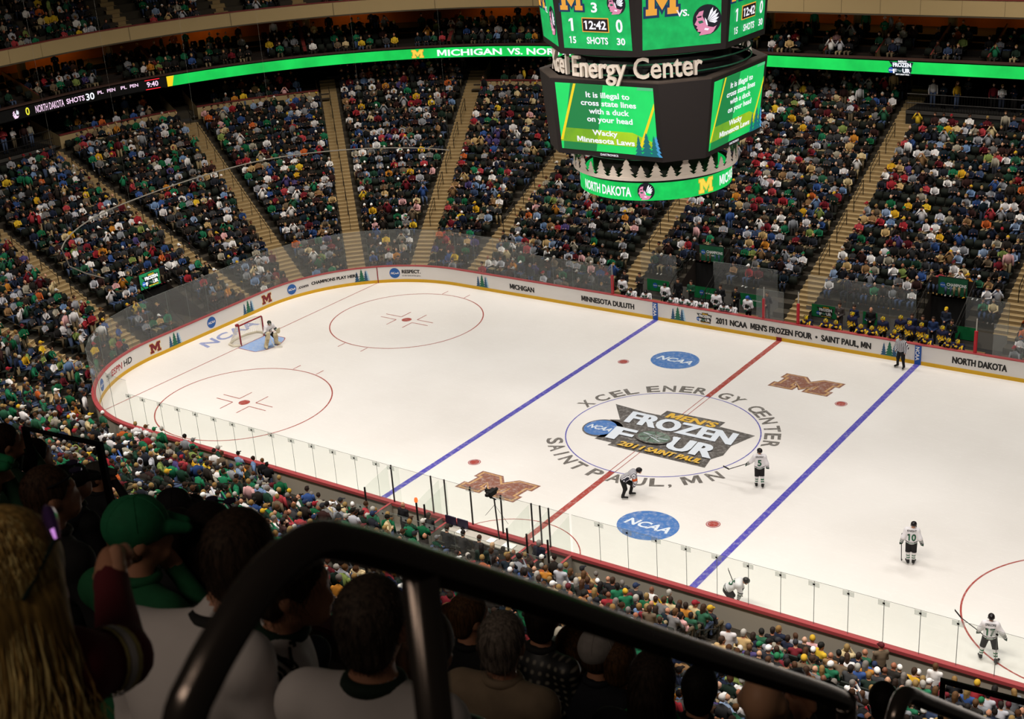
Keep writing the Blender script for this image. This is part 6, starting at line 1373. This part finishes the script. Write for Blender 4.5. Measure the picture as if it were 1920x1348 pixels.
o, J, R = fg('woman with brown hair in red top looking down at a lit phone', (24.389, -45.189, 23.197), -.1, -.3, -.5, '3f2618', 'short', '7a1a24', arms='lap', strand=250)
b = MB(); b.box((0, 0, 0), (.068, .009, .13), mat('121214', .3)); b.box((0, -.006, 0), (.06, .002, .115), mat('7fb0d8', emit=.55)); ph = b.build('phone'); ph.location = (24.628, -45.4, 23.229); ph.rotation_euler = (-.25, .15, .45); tag(ph, 'smartphone with pale blue lit screen held by the woman in red', 'phone')
for k_ in range(5): pass
fh = obj('hand', sdf_mesh('hand', fingers(V3(0, 0, 0), frame((-.3, .1, .9), (.4, -.9, .2)), 0, 1.0), [mat('b07c60', .55)], .006, .008)); fh.parent = o; fh.matrix_parent_inverse = o.matrix_basis.inverted(); fh.location = (24.654, -45.4, 23.189)
fg('short haired man in profile just behind the woman with the phone', (24.792, -45.506, 23.574), 0, -.5, 0, '4a321c', 'short', '141416')
fg('grey haired man in tan sweater seen from behind, under the handrail', (25.848, -46.589, 24.403), .15, .18, 0, '6a6058', 'short', '8f7c66', h=.015, strand=700, fat=1.1)
PL_ = bpy.data.materials.new('plaid'); PL_.use_nodes = True; nt = PL_.node_tree; tc = nt.nodes.new('ShaderNodeTexCoord'); wv = []
for ax in ('X', 'Z'):
    w = nt.nodes.new('ShaderNodeTexWave'); w.bands_direction = ax; w.inputs['Scale'].default_value = 7; nt.links.new(tc.outputs['Object'], w.inputs['Vector']); wv.append(w)
mm = nt.nodes.new('ShaderNodeMath'); mm.operation = 'MULTIPLY'; nt.links.new(wv[0].outputs['Fac'], mm.inputs[0]); nt.links.new(wv[1].outputs['Fac'], mm.inputs[1]); rp_ = nt.nodes.new('ShaderNodeValToRGB'); rp_.color_ramp.elements[0].color = (.01, .011, .012, 1); rp_.color_ramp.elements[1].color = (.22, .2, .16, 1); rp_.color_ramp.elements[0].position = .3; nt.links.new(mm.outputs[0], rp_.inputs[0]); nt.links.new(rp_.outputs[0], nt.nodes['Principled BSDF'].inputs['Base Color'])
fg('dark haired man in plaid shirt right of the grey haired man', (25.061, -45.22, 23.48), 0, .3, 0, '1d1410', 'short', '202020', topmat=PL_)
fg('person in striped plaid shirt mostly hidden behind the handrail post', (26.444, -47.735, 25.249), .1, .2, 0, '3a2618', 'short', '303030', topmat=PL_)
o, J, R = fg('brown haired woman with ponytail in dark hooded top', (25.078, -44.972, 23.15), 0, .3, 0, '4a3018', 'long', '17171a', strand=250)
fg('person in pale grey cap beside the ponytail woman', (25.389, -45.176, 23.353), 0, -.2, 0, '3a2618', None, '1a1b22', capc='8a8480')
fg('boy with short brown hair right of the pale grey cap', (25.486, -45.132, 23.298), 0, .25, 0, '4a321c', 'short', '1e2638', strand=250)
o, J, R = fg('person with thick dark brown hair and green scarf, bottom centre', (26.33, -46.224, 24.154), .1, .25, 0, '2a201a', 'long', '14151a', h=.016, strand=700)
b = MB(); q = [J['neck']+V3(.1*math.cos(t), .1*math.sin(t)-.01, -.05+.02*math.sin(3*t)) for t in np.linspace(0, 2*PI, 24, False)]; b.tube(q, .035, mat('1f8a4c', .85), 8, closed=True); b.build('scarf', o, smooth=True)
fg('bald man seen from behind near the end of the long handrail', (26.928, -46.449, 24.425), .1, .2, 0, '8a6a50', 'none', '2a1c1c', skin='b5886a', h=.016)
o, J, R = fg('man with shaved head raising a phone beside the bald man', (26.665, -45.622, 23.79), 0, .2, 0, '4a3a30', 'buzz', '3a3234', wj={'elR': (27.1, -46.1, 23.93), 'wrR': (26.98, -46.16, 24.17)}, arms='lap')
Rw = frame((-.25, .1, .95), (.5, -.8, .2)); wv_ = o.matrix_basis @ Vector(J['wrR']) if False else None
hl = J['wrR']+V3(0, 0, .03); obj('hand', sdf_mesh('hand', fingers(hl, frame((-.25, .1, .95), (.3, -.9, .2)), 0, .35, 1.05), [mat('a87458', .55)], .006, .008), o)
b = MB(); b.box((0, 0, 0), (.068, .012, .12), mat('8e99a6', .2, .7)); ph = b.build('phone'); wl = np.array(o.location)+rotz(hl+V3(-.05, .03, .12), 0); ph.location = wl; ph.rotation_euler = (.3, -.3, .3); tag(ph, 'silver phone held up by the man with the shaved head', 'phone')
fg('dark haired person right of the raised hand', (26.071, -43.704, 22.341), 0, .3, 0, '14100d', 'short', '141416')
fg('dark haired person behind the second handrail at lower right', (26.23, -43.15, 22.05), 0, .4, 0, '120e0c', 'short', '141416')
fg('dark haired person behind the bald man, beneath the handrail', (26.0, -45.2, 23.35), 0, .3, 0, '14100d', 'short', '141416')
# blonde woman at the left edge with raised fist
BW_ = {'shR': (26.83, -49.12, 26.16), 'elR': (26.822, -49.001, 26.113), 'wrR': (26.62, -48.855, 26.13)}
o, J, R = fg('blonde woman with long loose hair at the left edge, maroon sleeve and raised fist', (26.766, -49.152, 26.345), 0, .25, 0, '6a4c28', 'none', '5a1820', h=.014, wj=BW_)
Hd = J['head']; f = lambda x, y, z: Hd+R@V3(x, y, z)
BM, BM_SHADE, BM_LIT = hair_mat('a8864c'), hair_mat('523820'), hair_mat('e2c080')  # light painted into the hair: bright tones on the right, shaded on the left
hp_ = [ell(f(0, -.018, .03), (.1, .118, .115), 0, R), cap(f(0, -.06, -.02), f(0, -.09, -.34), .095, .075, 0), cap(f(.07, -.02, -.02), f(.09, -.03, -.3), .05, .04, 0), cap(f(-.07, -.02, -.02), f(-.09, -.03, -.3), .05, .04, 0), cap(f(.05, -.06, -.3), f(.06, -.05, -.46), .06, .03, 0), cut(ell(f(0, .12, -.06), (.085, .1, .12), 0, R))]
hme = sdf_mesh('hair', hp_, [BM, BM_SHADE], .012, .03, lambda i, c: ((c-Hd)@R[:, 0] < -.02).astype(int)); ho = obj('hair', hme, o)
mb = MB(); rr = random.Random(3)
for k_ in range(1500):
    a = rr.uniform(-.2, PI+.2)+PI; rad = rr.uniform(.85, 1.0); x0, y0 = .1*math.cos(a), .115*math.sin(a); el_ = rr.uniform(-.1, 1.2); st = f(x0*math.cos(el_), -.018+y0*math.cos(el_), .03+.115*math.sin(el_))
    L_ = rr.uniform(.28, .5); wob = rr.uniform(-.5, .5); ph_ = rr.uniform(0, 6); out = .03*rr.random()
    pts = []
    for t in np.linspace(0, 1, 8):
        if t < .3: e2 = el_*(1-t/.3); p = f((.1+.006)*math.cos(a)*math.cos(e2), -.018+(.115+.006)*math.sin(a)*math.cos(e2), .03+.12*math.sin(e2)-.05*t)
        else: s_ = (t-.3)/.7; sd = max(0, math.cos(a)); p = f((.105+out*s_)*math.cos(a)+.02*s_*math.sin(9*t+ph_)+.05*sd*s_*s_*(wob+.5), -.018+(.12+out*s_)*math.sin(a)-.02*s_+.02*s_*math.cos(8*t+ph_), .015-L_*s_+.03*sd*max(0, s_-.8)*5*(wob > .2))
        pts.append(p)
    mb.tube(pts, [.0013]*7+[.0004], (BM, BM_LIT, BM_SHADE)[0 if x0 > -.03 and rr.random() < .6 else 1 if x0 > .0 else 2], 3, False)
mb.build('hair_strands', ho)
b = MB(); b.tube([f(.045+.055*t, .075-.05*t, .112-.03*t*t) for t in np.linspace(0, 1, 6)], [.006, .011, .013, .012, .01, .006], mat('6a4a8c', .1, .7), 8); b.tube([f(.1, .02-.1*t, .085-.06*t) for t in np.linspace(0, 1, 5)], .004, mat('2a3a34', .2, .5), 6)
b.build('sunglasses', ho)
w, el = J['wrR'], J['elR']; dr = (w-el)/np.linalg.norm(w-el); RF_ = frame(dr, (.2, -.9, .4))
obj('fist', sdf_mesh('fist', fingers(w+dr*.0, RF_, 0, 1.75, 1.08, .0)+[cap(el+dr*.14, w+dr*.01, .036, .03, 0)], [mat('b5856a', .55)], .005, .009), o)
b = MB(); 
for t0, t1, m, r in ((-.05, .02, 'c8b878', .063), (.02, .1, 'c9c3c0', .066), (.1, .14, 'c8b878', .064)):
    p0 = el+(J['shR']-el)*(.15+t0*1.6); p1 = el+(J['shR']-el)*(.15+t1*1.6); b.tube([p0, p1], r, mat(m, .85), 18, False)
b.build('sleeve_stripe', o, smooth=True)
